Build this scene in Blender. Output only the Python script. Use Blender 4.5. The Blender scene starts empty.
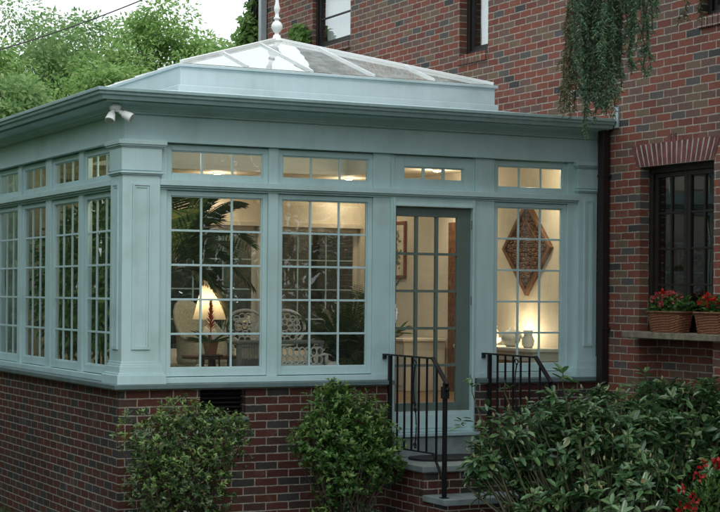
import bpy, bmesh, math, random
import numpy as np
from mathutils import Vector, Matrix
rnd = random.Random(7)
rng = np.random.default_rng(7)
sc = bpy.context.scene
COL = sc.collection
R = math.radians
PI = math.pi

# ------------------------------------------------------------------ camera frame
CAM = Vector((-5.1137, -15.1205, 2.45))
YAW, ROLL, FOC, HY = 0.463765556, 0.00788097741, 1719.95, 294.449
FW = Vector((math.sin(YAW), math.cos(YAW), 0)); RT = Vector((math.cos(YAW), -math.sin(YAW), 0))
def ray(px, py):
    dx, dy = px - 360, py - HY; c, s = math.cos(ROLL), math.sin(ROLL)
    u, v = c*dx + s*dy, -s*dx + c*dy
    return FW + RT*(u/FOC) + Vector((0, 0, -v/FOC))
def at(px, py, d): return CAM + ray(px, py)*d          # surveyed point at a distance d along the view axis
def atY(px, py, Y): r = ray(px, py); return CAM + r*((Y - CAM.y)/r.y)
def atX(px, py, X): r = ray(px, py); return CAM + r*((X - CAM.x)/r.x)
cam = bpy.data.objects.new('camera', bpy.data.cameras.new('camera')); COL.objects.link(cam)
cam.matrix_world = Matrix.Translation(CAM) @ Matrix.Rotation(-YAW, 4, 'Z') @ Matrix.Rotation(R(90), 4, 'X') @ Matrix.Rotation(ROLL, 4, 'Z')
cam.data.sensor_width = 36; cam.data.lens = FOC/720*36
cam.data.shift_y = (HY - 256)/720
cam.data.clip_start = 0.1; cam.data.clip_end = 2000
sc.camera = cam

# ------------------------------------------------------------------ materials
def nmat(name):
    m = bpy.data.materials.new(name); m.use_nodes = True
    nt = m.node_tree; b = nt.nodes['Principled BSDF']
    return m, nt, b
def N(nt, t, **kw):
    n = nt.nodes.new(t)
    for k, v in kw.items():
        if hasattr(n, k) and k not in n.inputs: setattr(n, k, v)
        else: n.inputs[k].default_value = v
    return n
def ramp(nt, stops, interp='LINEAR'):
    r = nt.nodes.new('ShaderNodeValToRGB'); r.color_ramp.interpolation = interp
    el = r.color_ramp.elements
    while len(el) > 1: el.remove(el[0])
    el[0].position = stops[0][0]; el[0].color = (*stops[0][1], 1)
    for p, c in stops[1:]:
        e = el.new(p); e.color = (*c, 1)
    return r
def mix_rgb(nt, a, b, fac, mode='MIX'):
    n = nt.nodes.new('ShaderNodeMix'); n.data_type = 'RGBA'; n.blend_type = mode
    L = nt.links
    for sock, val in ((n.inputs[0], fac), (n.inputs[6], a), (n.inputs[7], b)):
        if isinstance(val, bpy.types.NodeSocket): L.new(val, sock)
        elif isinstance(val, (int, float)): sock.default_value = val
        else: sock.default_value = (*val, 1)
    return n.outputs[2]
def plain(name, col, rough=.5, metal=0, var=.12, scale=14, bump=.15, bscale=60, spec=.5, coat=0):
    m, nt, b = nmat(name); L = nt.links
    geo = N(nt, 'ShaderNodeNewGeometry')
    no = N(nt, 'ShaderNodeTexNoise', Scale=scale, Detail=4.0); L.new(geo.outputs['Position'], no.inputs['Vector'])
    lo = tuple(c*(1-var) for c in col); hi = tuple(min(1, c*(1+var)) for c in col)
    rp = ramp(nt, [(.3, lo), (.7, hi)]); L.new(no.outputs['Fac'], rp.inputs[0])
    L.new(rp.outputs[0], b.inputs['Base Color'])
    b.inputs['Roughness'].default_value = rough; b.inputs['Metallic'].default_value = metal
    b.inputs['Specular IOR Level'].default_value = spec; b.inputs['Coat Weight'].default_value = coat
    if bump:
        n2 = N(nt, 'ShaderNodeTexNoise', Scale=bscale, Detail=3.0); L.new(geo.outputs['Position'], n2.inputs['Vector'])
        bp = N(nt, 'ShaderNodeBump', Strength=bump, Distance=.01); L.new(n2.outputs['Fac'], bp.inputs['Height'])
        L.new(bp.outputs[0], b.inputs['Normal'])
    return m
def paint(name, col, rough=.42, streak=.10):
    """old exterior paint: faint brush grain, rain streaks and dust"""
    m, nt, b = nmat(name); L = nt.links
    geo = N(nt, 'ShaderNodeNewGeometry')
    mp = N(nt, 'ShaderNodeMapping'); mp.inputs['Scale'].default_value = (9, 9, .9); L.new(geo.outputs['Position'], mp.inputs[0])
    n1 = N(nt, 'ShaderNodeTexNoise', Scale=1.6, Detail=6.0, Roughness=.65); L.new(mp.outputs[0], n1.inputs['Vector'])
    n2 = N(nt, 'ShaderNodeTexNoise', Scale=2.3, Detail=5.0); L.new(geo.outputs['Position'], n2.inputs['Vector'])
    r1 = ramp(nt, [(.35, tuple(c*(1-streak) for c in col)), (.65, col)]); L.new(n1.outputs['Fac'], r1.inputs[0])
    r2 = ramp(nt, [(.28, (.80, .83, .79)), (.45, (.95, .96, .95)), (.62, (1, 1, 1))]); L.new(n2.outputs['Fac'], r2.inputs[0])
    L.new(mix_rgb(nt, r1.outputs[0], r2.outputs[0], 1.0, 'MULTIPLY'), b.inputs['Base Color'])
    b.inputs['Roughness'].default_value = rough
    n3 = N(nt, 'ShaderNodeTexNoise', Scale=45.0, Detail=3.0); L.new(geo.outputs['Position'], n3.inputs['Vector'])
    bp = N(nt, 'ShaderNodeBump', Strength=.12, Distance=.006); L.new(n3.outputs['Fac'], bp.inputs['Height']); L.new(bp.outputs[0], b.inputs['Normal'])
    return m
def brick(name, stops, mortar, dirt=.25, seed=0.0):
    m, nt, b = nmat(name); L = nt.links
    geo = N(nt, 'ShaderNodeNewGeometry')
    sp = N(nt, 'ShaderNodeSeparateXYZ'); L.new(geo.outputs['Position'], sp.inputs[0])
    sn = N(nt, 'ShaderNodeSeparateXYZ'); L.new(geo.outputs['True Normal'], sn.inputs[0])
    def absgt(s):
        a = N(nt, 'ShaderNodeMath', operation='ABSOLUTE'); L.new(s, a.inputs[0])
        g = N(nt, 'ShaderNodeMath', operation='GREATER_THAN'); L.new(a.outputs[0], g.inputs[0]); g.inputs[1].default_value = .6
        return g.outputs[0]
    def mixf(f, a, c):
        n = N(nt, 'ShaderNodeMix'); n.data_type = 'FLOAT'
        L.new(f, n.inputs[0]); L.new(a, n.inputs[2]); L.new(c, n.inputs[3]); return n.outputs[0]
    u = mixf(absgt(sn.outputs[0]), sp.outputs[0], sp.outputs[1])
    v = mixf(absgt(sn.outputs[2]), sp.outputs[2], sp.outputs[1])
    cb = N(nt, 'ShaderNodeCombineXYZ'); L.new(u, cb.inputs[0]); L.new(v, cb.inputs[1])
    wob = N(nt, 'ShaderNodeTexNoise', Scale=9.0, Detail=3.0); L.new(geo.outputs['Position'], wob.inputs['Vector'])
    ws = N(nt, 'ShaderNodeVectorMath', operation='SCALE'); L.new(wob.outputs['Color'], ws.inputs[0]); ws.inputs['Scale'].default_value = .013
    ad = N(nt, 'ShaderNodeVectorMath', operation='ADD'); L.new(cb.outputs[0], ad.inputs[0]); L.new(ws.outputs[0], ad.inputs[1])
    wob2 = N(nt, 'ShaderNodeTexNoise', Scale=70.0, Detail=2.0); L.new(geo.outputs['Position'], wob2.inputs['Vector'])
    ws2 = N(nt, 'ShaderNodeVectorMath', operation='SCALE'); L.new(wob2.outputs['Color'], ws2.inputs[0]); ws2.inputs['Scale'].default_value = .007
    ad2 = N(nt, 'ShaderNodeVectorMath', operation='ADD'); L.new(ad.outputs[0], ad2.inputs[0]); L.new(ws2.outputs[0], ad2.inputs[1]); ad = ad2
    off = N(nt, 'ShaderNodeVectorMath', operation='ADD'); L.new(ad.outputs[0], off.inputs[0]); off.inputs[1].default_value = (24+seed, 7.8, 0)
    bt = N(nt, 'ShaderNodeTexBrick'); bt.offset = .5; bt.offset_frequency = 2
    bt.inputs['Color1'].default_value = (0, 0, 0, 1); bt.inputs['Color2'].default_value = (1, 1, 1, 1)
    bt.inputs['Mortar'].default_value = (0, 0, 0, 1); bt.inputs['Scale'].default_value = 1
    bt.inputs['Mortar Size'].default_value = .0064; bt.inputs['Mortar Smooth'].default_value = .25
    bt.inputs['Bias'].default_value = 0; bt.inputs['Brick Width'].default_value = .236; bt.inputs['Row Height'].default_value = .078
    L.new(off.outputs[0], bt.inputs['Vector'])
    rp = ramp(nt, stops, 'CONSTANT'); L.new(bt.outputs['Color'], rp.inputs[0])
    n1 = N(nt, 'ShaderNodeTexNoise', Scale=30.0, Detail=9.0, Roughness=.8); L.new(geo.outputs['Position'], n1.inputs['Vector'])
    r1 = ramp(nt, [(.25, (.55, .55, .57)), (.5, (1, 1, 1)), (.72, (1.15, 1.02, .95)), (.8, (.8, .76, .74))]); L.new(n1.outputs['Fac'], r1.inputs[0])
    body = mix_rgb(nt, rp.outputs[0], r1.outputs[0], .9, 'MULTIPLY')
    n2 = N(nt, 'ShaderNodeTexNoise', Scale=.9, Detail=5.0, Roughness=.6); L.new(geo.outputs['Position'], n2.inputs['Vector'])
    r2 = ramp(nt, [(.3, (1-dirt,)*3), (.65, (1, 1, 1))]); L.new(n2.outputs['Fac'], r2.inputs[0])
    n4 = N(nt, 'ShaderNodeTexNoise', Scale=25.0, Detail=4.0); L.new(geo.outputs['Position'], n4.inputs['Vector'])
    rm = ramp(nt, [(.3, tuple(c*.6 for c in mortar)), (.65, mortar)]); L.new(n4.outputs['Fac'], rm.inputs[0])
    n5 = N(nt, 'ShaderNodeTexNoise', Scale=2.4, Detail=8.0, Roughness=.75); L.new(geo.outputs['Position'], n5.inputs['Vector'])
    sm = ramp(nt, [(.55, (0, 0, 0)), (.78, (.30, .30, .30))]); L.new(n5.outputs['Fac'], sm.inputs[0])
    body = mix_rgb(nt, body, rm.outputs[0], sm.outputs[0])
    c = mix_rgb(nt, body, rm.outputs[0], bt.outputs['Fac'])
    L.new(mix_rgb(nt, c, r2.outputs[0], 1.0, 'MULTIPLY'), b.inputs['Base Color'])
    b.inputs['Roughness'].default_value = .85; b.inputs['Specular IOR Level'].default_value = .3
    inv = N(nt, 'ShaderNodeMath', operation='MULTIPLY_ADD'); L.new(bt.outputs['Fac'], inv.inputs[0]); inv.inputs[1].default_value = -1; L.new(n1.outputs['Fac'], inv.inputs[2])
    bp = N(nt, 'ShaderNodeBump', Strength=.6, Distance=.008); L.new(inv.outputs[0], bp.inputs['Height']); L.new(bp.outputs[0], b.inputs['Normal'])
    return m
def glass(name, r0=.08, tint=(.80, .85, .83), wave=.02, film=0):
    m, nt, b = nmat(name); L = nt.links; nt.nodes.remove(b)
    out = nt.nodes['Material Output']
    lw = N(nt, 'ShaderNodeLayerWeight', Blend=.5)
    pw = N(nt, 'ShaderNodeMath', operation='POWER'); L.new(lw.outputs['Facing'], pw.inputs[0]); pw.inputs[1].default_value = 4.2
    ma = N(nt, 'ShaderNodeMath', operation='MULTIPLY_ADD', use_clamp=True); L.new(pw.outputs[0], ma.inputs[0]); ma.inputs[1].default_value = 1-r0; ma.inputs[2].default_value = r0
    tr = N(nt, 'ShaderNodeBsdfTransparent'); tr.inputs[0].default_value = (*tint, 1)
    gl = N(nt, 'ShaderNodeBsdfGlossy', Roughness=.0); gl.inputs[0].default_value = (.97, 1, 1, 1)
    geo = N(nt, 'ShaderNodeNewGeometry')
    no = N(nt, 'ShaderNodeTexNoise', Scale=1.7, Detail=1.0); L.new(geo.outputs['Position'], no.inputs['Vector'])
    bp = N(nt, 'ShaderNodeBump', Strength=wave*10, Distance=.02); L.new(no.outputs['Fac'], bp.inputs['Height']); L.new(bp.outputs[0], gl.inputs['Normal'])
    mx = N(nt, 'ShaderNodeMixShader'); L.new(ma.outputs[0], mx.inputs[0]); L.new(tr.outputs[0], mx.inputs[1]); L.new(gl.outputs[0], mx.inputs[2])
    if film:
        df = N(nt, 'ShaderNodeBsdfDiffuse'); df.inputs[0].default_value = (.62, .68, .66, 1)  # pale diffuse film: dust on windows, painted milky reflection on the skylight
        n6 = N(nt, 'ShaderNodeTexNoise', Scale=5.0, Detail=6.0); L.new(geo.outputs['Position'], n6.inputs['Vector'])
        r6 = ramp(nt, [(.3, (film*.6,)*3), (.7, (film*1.4,)*3)]); L.new(n6.outputs['Fac'], r6.inputs[0])
        m2 = N(nt, 'ShaderNodeMixShader'); L.new(r6.outputs[0], m2.inputs[0]); L.new(mx.outputs[0], m2.inputs[1]); L.new(df.outputs[0], m2.inputs[2]); mx = m2
    L.new(mx.outputs[0], out.inputs[0])
    return m
def leafmat(name, stops, rough=.45, trans=.25, spec=.5):
    m, nt, b = nmat(name); L = nt.links
    geo = N(nt, 'ShaderNodeNewGeometry')
    rp = ramp(nt, stops); L.new(geo.outputs['Random Per Island'], rp.inputs[0])
    L.new(rp.outputs[0], b.inputs['Base Color']); b.inputs['Roughness'].default_value = rough
    b.inputs['Specular IOR Level'].default_value = spec
    tl = N(nt, 'ShaderNodeBsdfTranslucent'); L.new(rp.outputs[0], tl.inputs[0])
    mx = N(nt, 'ShaderNodeMixShader'); mx.inputs[0].default_value = trans
    L.new(b.outputs[0], mx.inputs[1]); L.new(tl.outputs[0], mx.inputs[2])
    L.new(mx.outputs[0], nt.nodes['Material Output'].inputs[0])
    return m
def emis(name, col, s):
    m, nt, b = nmat(name); b.inputs['Base Color'].default_value = (*col, 1)
    b.inputs['Emission Color'].default_value = (*col, 1); b.inputs['Emission Strength'].default_value = s
    return m
def shade_fabric(name, col):
    m, nt, b = nmat(name); L = nt.links
    b.inputs['Base Color'].default_value = (*col, 1); b.inputs['Roughness'].default_value = .8
    tl = N(nt, 'ShaderNodeBsdfTranslucent'); tl.inputs[0].default_value = (*col, 1)
    mx = N(nt, 'ShaderNodeMixShader'); mx.inputs[0].default_value = .55
    L.new(b.outputs[0], mx.inputs[1]); L.new(tl.outputs[0], mx.inputs[2]); L.new(mx.outputs[0], nt.nodes['Material Output'].inputs[0])
    return m
RED, RED2, PUR, SLT, TAN, DRK = (.235, .080, .054), (.185, .064, .048), (.165, .095, .076), (.105, .098, .092), (.185, .125, .08), (.062, .06, .06)
M = {}
M['ceiling'] = paint('ceiling_paint', (.80, .74, .62), .7, .03)
M['brick'] = brick('house_brick', [(0, RED), (.2, PUR), (.34, RED2), (.5, TAN), (.6, RED), (.76, SLT), (.83, PUR), (.93, DRK), (.965, RED)], (.46, .43, .36), .18)
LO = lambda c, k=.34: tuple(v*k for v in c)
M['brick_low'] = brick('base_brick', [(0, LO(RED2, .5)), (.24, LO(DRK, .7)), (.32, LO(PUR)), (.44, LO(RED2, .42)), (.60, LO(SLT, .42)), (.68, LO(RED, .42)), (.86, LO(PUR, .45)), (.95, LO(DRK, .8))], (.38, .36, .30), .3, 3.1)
M['trim'] = paint('trim_paint', (.475, .645, .665), streak=.06)
M['cream'] = paint('cream_paint', (.66, .60, .50), .6, .05)
M['door'] = paint('door_paint', (.12, .165, .15), .4)
M['slate'] = plain('slate', (.10, .15, .155), .55, var=.25, scale=6, bump=.3)
M['flag'] = plain('flagstone', (.20, .25, .245), .6, var=.25, scale=7, bump=.4)
M['metal_roof'] = paint('roof_metal', (.54, .65, .68), .35, .05)
M['gutter'] = paint('gutter_paint', (.37, .525, .545), .4, .16)
M['bar'] = paint('bar_paint', (.84, .87, .87), .35, .03)
M['glass'] = glass('window_glass', .085, wave=.07, film=.015)
M['glass_sky'] = glass('skylight_glass', .30, (.82, .9, .9), .01, .30)  # milky reflection painted into its diffuse film
M['glass_house'] = glass('old_window_glass', .22, (.8, .86, .85), .03)
M['glass_dark'] = glass('dark_window_glass', .11, (.6, .66, .64), .03)
M['iron'] = plain('black_iron', (.008, .008, .009), .48, spec=.3, var=.3, bump=.25, bscale=120)
M['brown'] = plain('brown_metal', (.018, .012, .011), .5, var=.2, spec=.3)
M['dark_wood'] = plain('dark_window_wood', (.018, .015, .013), .5, var=.25, spec=.35)
M['grey_pipe'] = plain('grey_pipe', (.40, .45, .47), .45, var=.1)
M['white'] = plain('white_enamel', (.72, .72, .70), .45, var=.08)
M['lamp_white'] = plain('lamp_housing', (.86, .88, .88), .35, var=.05, bump=0)
M['wood_floor'] = plain('wood_floor', (.20, .11, .06), .4, var=.3, scale=5)
M['carved'] = plain('carved_wood', (.115, .058, .028), .5, var=.5, scale=16, bump=.5, bscale=40)
M['carved_edge'] = plain('carved_edge_wood', (.15, .068, .03), .5, var=.4, scale=12)
M['wood'] = plain('wood', (.14, .055, .022), .45, var=.5, scale=16, bump=.5, bscale=40)
M['frame_wood'] = plain('picture_wood', (.16, .045, .02), .4, var=.3)
M['paper'] = plain('print_paper', (.55, .52, .42), .8, var=.2, scale=8)
M['ink'] = plain('print_ink', (.12, .17, .12), .8, var=.5, scale=30)
M['mat'] = plain('rubber_mat', (.02, .02, .022), .9, var=.4, bump=.8, bscale=200)
M['terracotta'] = plain('terracotta', (.32, .12, .06), .8, var=.2)
M['ceramic'] = plain('ceramic', (.70, .68, .62), .3, var=.06)
M['soil'] = plain('soil', (.03, .022, .016), .95, var=.5, scale=30, bump=.9)
M['bark'] = plain('bark', (.075, .055, .04), .9, var=.4, scale=12, bump=1.0, bscale=30)
M['stem'] = plain('stem', (.07, .075, .035), .7, var=.3)
M['wicker_grey'] = plain('grey_wicker', (.22, .22, .20), .75, var=.3, scale=60, bump=.8, bscale=90)
M['wicker_cream'] = plain('cream_wicker', (.78, .70, .52), .75, var=.25, scale=60, bump=.8, bscale=90)
M['linen'] = plain('linen', (.62, .60, .54), .9, var=.08)
M['shade'] = shade_fabric('lamp_shade_fabric', (.84, .74, .57))
M['reflection_sheet'] = plain('reflection_white', (.85, .85, .83), .9, var=.05)
M['bulb'] = emis('lit_bulb', (1, .72, .38), 9)
M['spot'] = emis('lit_downlight', (1, .86, .62), 22)
M['shingle'] = plain('roof_shingle', (.07, .055, .05), .9, var=.4, scale=20, bump=.8)
M['roof_brown'] = plain('brown_shingle', (.16, .07, .035), .9, var=.4, scale=10, bump=.8)
M['cable'] = plain('cable', (.015, .015, .017), .6, bump=0)
M['leaf_tree'] = leafmat('tree_leaf', [(0, (.13, .26, .07)), (.5, (.22, .39, .11)), (.85, (.31, .47, .15)), (1, (.38, .51, .2))], .6, .5)
M['leaf_tree2'] = leafmat('tree_leaf_grey', [(0, (.12, .24, .08)), (.5, (.20, .35, .12)), (.85, (.28, .41, .16)), (1, (.34, .46, .2))], .6, .5)
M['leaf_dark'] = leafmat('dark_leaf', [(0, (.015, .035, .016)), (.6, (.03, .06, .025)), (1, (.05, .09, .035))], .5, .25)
M['leaf_shrub'] = leafmat('shrub_leaf', [(0, (.03, .085, .022)), (.5, (.065, .165, .035)), (.8, (.11, .25, .05)), (1, (.20, .33, .08))], .36, .35)
M['leaf_shrub2'] = leafmat('shrub_leaf_bronze', [(0, (.03, .06, .028)), (.5, (.06, .135, .038)), (.8, (.11, .20, .055)), (.92, (.16, .12, .065)), (1, (.22, .25, .10))], .32, .3)
M['leaf_rhodo'] = leafmat('rhododendron_leaf', [(0, (.025, .06, .03)), (.4, (.08, .18, .07)), (.8, (.13, .25, .095)), (.97, (.20, .31, .12)), (1, (.22, .19, .08))], .24, .28, .85)
M['leaf_young'] = leafmat('young_leaf', [(0, (.11, .22, .05)), (.6, (.18, .31, .075)), (1, (.30, .40, .13))], .36, .4)
M['bud'] = leafmat('rhododendron_bud', [(0, (.22, .25, .10)), (1, (.42, .40, .22))], .5, .2)
M['needle'] = leafmat('needles', [(0, (.05, .115, .075)), (.5, (.10, .20, .11)), (.85, (.16, .26, .13)), (1, (.22, .26, .12))], .5, .35)
M['needle_dry'] = leafmat('needles_dry', [(0, (.05, .08, .04)), (.5, (.11, .115, .05)), (1, (.2, .16, .07))], .6, .2)
M['palm_leaf'] = leafmat('palm_leaf', [(0, (.035, .075, .028)), (.6, (.075, .13, .04)), (1, (.16, .19, .07))], .35, .4)
M['petal_red'] = leafmat('petal_red', [(0, (.42, .012, .01)), (.6, (.62, .02, .015)), (1, (.72, .07, .04))], .5, .3)
M['petal_pink'] = leafmat('petal_pink', [(0, (.50, .03, .06)), (.6, (.55, .08, .09)), (1, (.62, .30, .26))], .5, .3)
M['spike'] = leafmat('bromeliad_bract', [(0, (.60, .05, .02)), (1, (.78, .14, .05))], .45, .4)
M['azalea_red'] = leafmat('azalea_petal', [(0, (.26, .006, .01)), (.7, (.42, .012, .016)), (1, (.52, .03, .03))], .5, .3)
M['grass'] = leafmat('grass_blade', [(0, (.03, .07, .018)), (.6, (.06, .12, .03)), (1, (.12, .18, .06))], .5, .3)

# ------------------------------------------------------------------ mesh building
def root_of(o):
    while o.parent: o = o.parent
    return o
def thing(name, loc, label, cat, group=None):
    o = bpy.data.objects.new(name, None); COL.objects.link(o); o.location = loc
    o.empty_display_size = .2
    return tag(o, label, cat, group)
def tag(o, label=None, cat=None, group=None, kind=None):
    if label: o['label'] = label
    if cat: o['category'] = cat
    if group: o['group'] = group
    if kind: o['kind'] = kind
    return o
class MB:
    def __init__(s): s.v = []; s.f = []
    def add(s, vs, fs):
        n = len(s.v); s.v += [tuple(v) for v in vs]; s.f += [tuple(i+n for i in f) for f in fs]; return s
    def box(s, x0, x1, y0, y1, z0, z1, mp=None):
        vs = [(x, y, z) for z in (z0, z1) for y in (y0, y1) for x in (x0, x1)]
        if mp: vs = [mp(*v) for v in vs]
        return s.add(vs, [(0, 2, 3, 1), (4, 5, 7, 6), (0, 1, 5, 4), (1, 3, 7, 5), (3, 2, 6, 7), (2, 0, 4, 6)])
    def quad(s, a, b, c, d): return s.add([a, b, c, d], [(0, 1, 2, 3)])
    def tube(s, pts, rad, n=8, cap=True, up=None):
        pts = [Vector(p) for p in pts]
        if not isinstance(rad, (list, tuple)): rad = [rad]*len(pts)
        rings = []; ref = Vector((0, 0, 1)) if up is None else Vector(up)
        for i, p in enumerate(pts):
            t = (pts[min(i+1, len(pts)-1)] - pts[max(i-1, 0)]).normalized()
            a = t.cross(ref)
            if a.length < 1e-3: a = t.cross(Vector((1, 0, 0)))
            a.normalize(); b = t.cross(a).normalized()
            rings.append([p + (a*math.cos(2*PI*k/n) + b*math.sin(2*PI*k/n))*rad[i] for k in range(n)])
        vs = [v for r in rings for v in r]; fs = []
        for i in range(len(rings)-1):
            for k in range(n): fs.append((i*n+k, i*n+(k+1) % n, (i+1)*n+(k+1) % n, (i+1)*n+k))
        if cap: fs += [tuple(range(n))[::-1], tuple((len(rings)-1)*n+k for k in range(n))]
        return s.add(vs, fs)
    def lathe(s, c, prof, n=20, sx=1, sy=1):
        vs = []; fs = []
        for r, z in prof:
            for k in range(n): vs.append((c[0]+r*sx*math.cos(2*PI*k/n), c[1]+r*sy*math.sin(2*PI*k/n), c[2]+z))
        for i in range(len(prof)-1):
            for k in range(n): fs.append((i*n+k, i*n+(k+1) % n, (i+1)*n+(k+1) % n, (i+1)*n+k))
        fs += [tuple(range(n))[::-1], tuple((len(prof)-1)*n+k for k in range(n))]
        return s.add(vs, fs)
    def beam(s, p, q, w, h, up=(0, 0, 1)):
        p, q = Vector(p), Vector(q); t = (q-p).normalized(); a = t.cross(Vector(up)).normalized(); b = a.cross(t).normalized()
        vs = [e + a*(i*w/2) + b*(j*h/2) for e in (p, q) for i, j in ((-1, -1), (1, -1), (1, 1), (-1, 1))]
        return s.add(vs, [(3, 2, 1, 0), (4, 5, 6, 7), (0, 1, 5, 4), (1, 2, 6, 5), (2, 3, 7, 6), (3, 0, 4, 7)])
    def build(s, name, mat, parent=None, origin=None, smooth=False, bevel=0, mats=None):
        o0 = Vector(origin) if origin is not None else (Vector(root_of(parent).location) if parent else Vector((0, 0, 0)))
        me = bpy.data.meshes.new(name); me.from_pydata([(v[0]-o0.x, v[1]-o0.y, v[2]-o0.z) for v in s.v], [], s.f)
        bm = bmesh.new(); bm.from_mesh(me); bmesh.ops.recalc_face_normals(bm, faces=bm.faces); bm.to_mesh(me); bm.free()
        me.materials.append(mat)
        if smooth: me.polygons.foreach_set('use_smooth', [True]*len(me.polygons))
        o = bpy.data.objects.new(name, me); COL.objects.link(o)
        if parent: o.parent = parent
        else: o.location = o0
        if bevel:
            md = o.modifiers.new('bevel', 'BEVEL'); md.width = bevel; md.segments = 2; md.limit_method = 'ANGLE'; md.angle_limit = R(40)
        return o
def leaves(name, P, D, Nn, length, width, mat, parent=None, origin=(0, 0, 0), fold=.18, shape='kite'):
    """P base points, D tip directions, Nn up hints; one curved leaf each"""
    o0 = np.array(root_of(parent).location if parent else origin, float)
    P = np.asarray(P, float) - o0; D = np.asarray(D, float); Nn = np.asarray(Nn, float); n = len(P)
    D = D/np.maximum(np.linalg.norm(D, axis=1, keepdims=True), 1e-6)
    S = np.cross(D, Nn); S /= np.maximum(np.linalg.norm(S, axis=1, keepdims=True), 1e-6); U = np.cross(S, D)
    Ln = np.broadcast_to(np.asarray(length, float).reshape(-1, 1), (n, 1)); W = np.broadcast_to(np.asarray(width, float).reshape(-1, 1), (n, 1))
    if shape == 'kite':
        V = np.stack([P, P + D*Ln*.45 + S*W*.5 + U*W*fold, P + D*Ln - U*Ln*.06, P + D*Ln*.45 - S*W*.5 + U*W*fold], 1); k = 4
        F = np.arange(n*4).reshape(n, 4)
    else:   # long leaf: 6 verts, two quads folded at the midrib, drooping tip
        a = P; b = P + D*Ln*.35 + S*W*.5 + U*W*fold; c = P + D*Ln*.75 + S*W*.42 + U*W*fold - U*Ln*.07; t = P + D*Ln - U*Ln*.16
        d = P + D*Ln*.75 - S*W*.42 + U*W*fold - U*Ln*.07; e = P + D*Ln*.35 - S*W*.5 + U*W*fold
        V = np.stack([a, b, c, t, d, e], 1); k = 6
        base = (np.arange(n)*6)[:, None]
        F = np.concatenate([base + np.array([[0, 1, 2, 3]]), base + np.array([[0, 3, 4, 5]])], 0)
    me = bpy.data.meshes.new(name); V = V.reshape(-1, 3)
    me.vertices.add(len(V)); me.vertices.foreach_set('co', V.ravel())
    me.loops.add(F.size); me.loops.foreach_set('vertex_index', F.ravel().astype(np.int32))
    me.polygons.add(len(F)); me.polygons.foreach_set('loop_start', np.arange(0, F.size, 4, dtype=np.int32))
    me.update(calc_edges=True); me.materials.append(mat)
    o = bpy.data.objects.new(name, me); COL.objects.link(o)
    if parent: o.parent = parent
    else: o.location = o0
    return o
def unit(n):
    v = rng.normal(size=(n, 3)); return v/np.linalg.norm(v, axis=1, keepdims=True)

# plane maps: u along the wall, d depth into the room, z up
W, DEP = 5.26, 5.05
mF = lambda u, d, z: (u, d, z)
mL = lambda u, d, z: (d, u, z)
mB = lambda u, d, z: (u, DEP - d, z)
ZS, ZB = 1.605, 1.56      # slate top and bottom

# ------------------------------------------------------------------ ground
g, nt, b = nmat('ground'); L = nt.links
geo = N(nt, 'ShaderNodeNewGeometry')
n1 = N(nt, 'ShaderNodeTexNoise', Scale=.8, Detail=6.0); L.new(geo.outputs['Position'], n1.inputs['Vector'])
n2 = N(nt, 'ShaderNodeTexNoise', Scale=22.0, Detail=6.0); L.new(geo.outputs['Position'], n2.inputs['Vector'])
r1 = ramp(nt, [(.35, (.035, .028, .02)), (.5, (.04, .06, .022)), (.7, (.06, .095, .03))]); L.new(n1.outputs['Fac'], r1.inputs[0])
r2 = ramp(nt, [(.3, (.5, .5, .5)), (.7, (1.2, 1.2, 1.2))]); L.new(n2.outputs['Fac'], r2.inputs[0])
L.new(mix_rgb(nt, r1.outputs[0], r2.outputs[0], 1.0, 'MULTIPLY'), b.inputs['Base Color']); b.inputs['Roughness'].default_value = .95
bp = N(nt, 'ShaderNodeBump', Strength=.8, Distance=.04); L.new(n2.outputs['Fac'], bp.inputs['Height']); L.new(bp.outputs[0], b.inputs['Normal'])
mb = MB(); mb.quad((-400, -400, 0), (400, -400, 0), (400, 400, 0), (-400, 400, 0))
tag(mb.build('ground', g), 'grassy garden ground around the brick sunroom', 'ground', kind='structure')
mb = MB(); mb.box(-.9, W+.02, -3.6, .0, -.05, .012)
tag(mb.build('planting_bed', M['soil']), 'dark mulched soil bed under the shrubs', 'soil', kind='structure')
n = 9000
P = np.stack([rng.uniform(-2.6, -.06, n), rng.uniform(1.0, 6.5, n), np.zeros(n)], 1)
D = np.stack([rng.normal(0, .35, n), rng.normal(0, .35, n), np.ones(n)], 1)
tag(leaves('grass', P, D, unit(n), rng.uniform(.05, .13, n), .007, M['grass']), 'short green grass along the foot of the brick side wall', 'grass', kind='stuff')

# ------------------------------------------------------------------ sunroom
sun = thing('sunroom', (2.6, 2.5, 0), 'pale blue green sunroom with many paned windows on a brick base', 'sunroom')
def wall_holes(mb, mp, u0, u1, z0, z1, holes, t, d0=0):
    us = sorted({u0, u1, *[h[0] for h in holes], *[h[1] for h in holes]}); zs = sorted({z0, z1, *[h[2] for h in holes], *[h[3] for h in holes]})
    for i in range(len(us)-1):
        for j in range(len(zs)-1):
            cu, cz = (us[i]+us[i+1])/2, (zs[j]+zs[j+1])/2
            if any(h[0] < cu < h[1] and h[2] < cz < h[3] for h in holes): continue
            for d in (d0, d0+t): mb.quad(*[mp(a, d, c) for a, c in ((us[i], zs[j]), (us[i+1], zs[j]), (us[i+1], zs[j+1]), (us[i], zs[j+1]))])
    for h in holes:
        for a, c in (((h[0], h[2]), (h[0], h[3])), ((h[1], h[2]), (h[1], h[3])), ((h[0], h[2]), (h[1], h[2])), ((h[0], h[3]), (h[1], h[3]))):
            mb.quad(mp(a[0], d0, a[1]), mp(c[0], d0, c[1]), mp(c[0], d0+t, c[1]), mp(a[0], d0+t, a[1]))
mb = MB()
wall_holes(mb, mF, -.03, 2.80, -.3, ZB, [(.766, 1.226, 1.285, 1.543)], .25, -.03)
mb.box(2.80, 3.79, -.03, .22, -.3, 1.06)
mb.box(3.79, W, -.03, .22, -.3, ZB)
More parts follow.
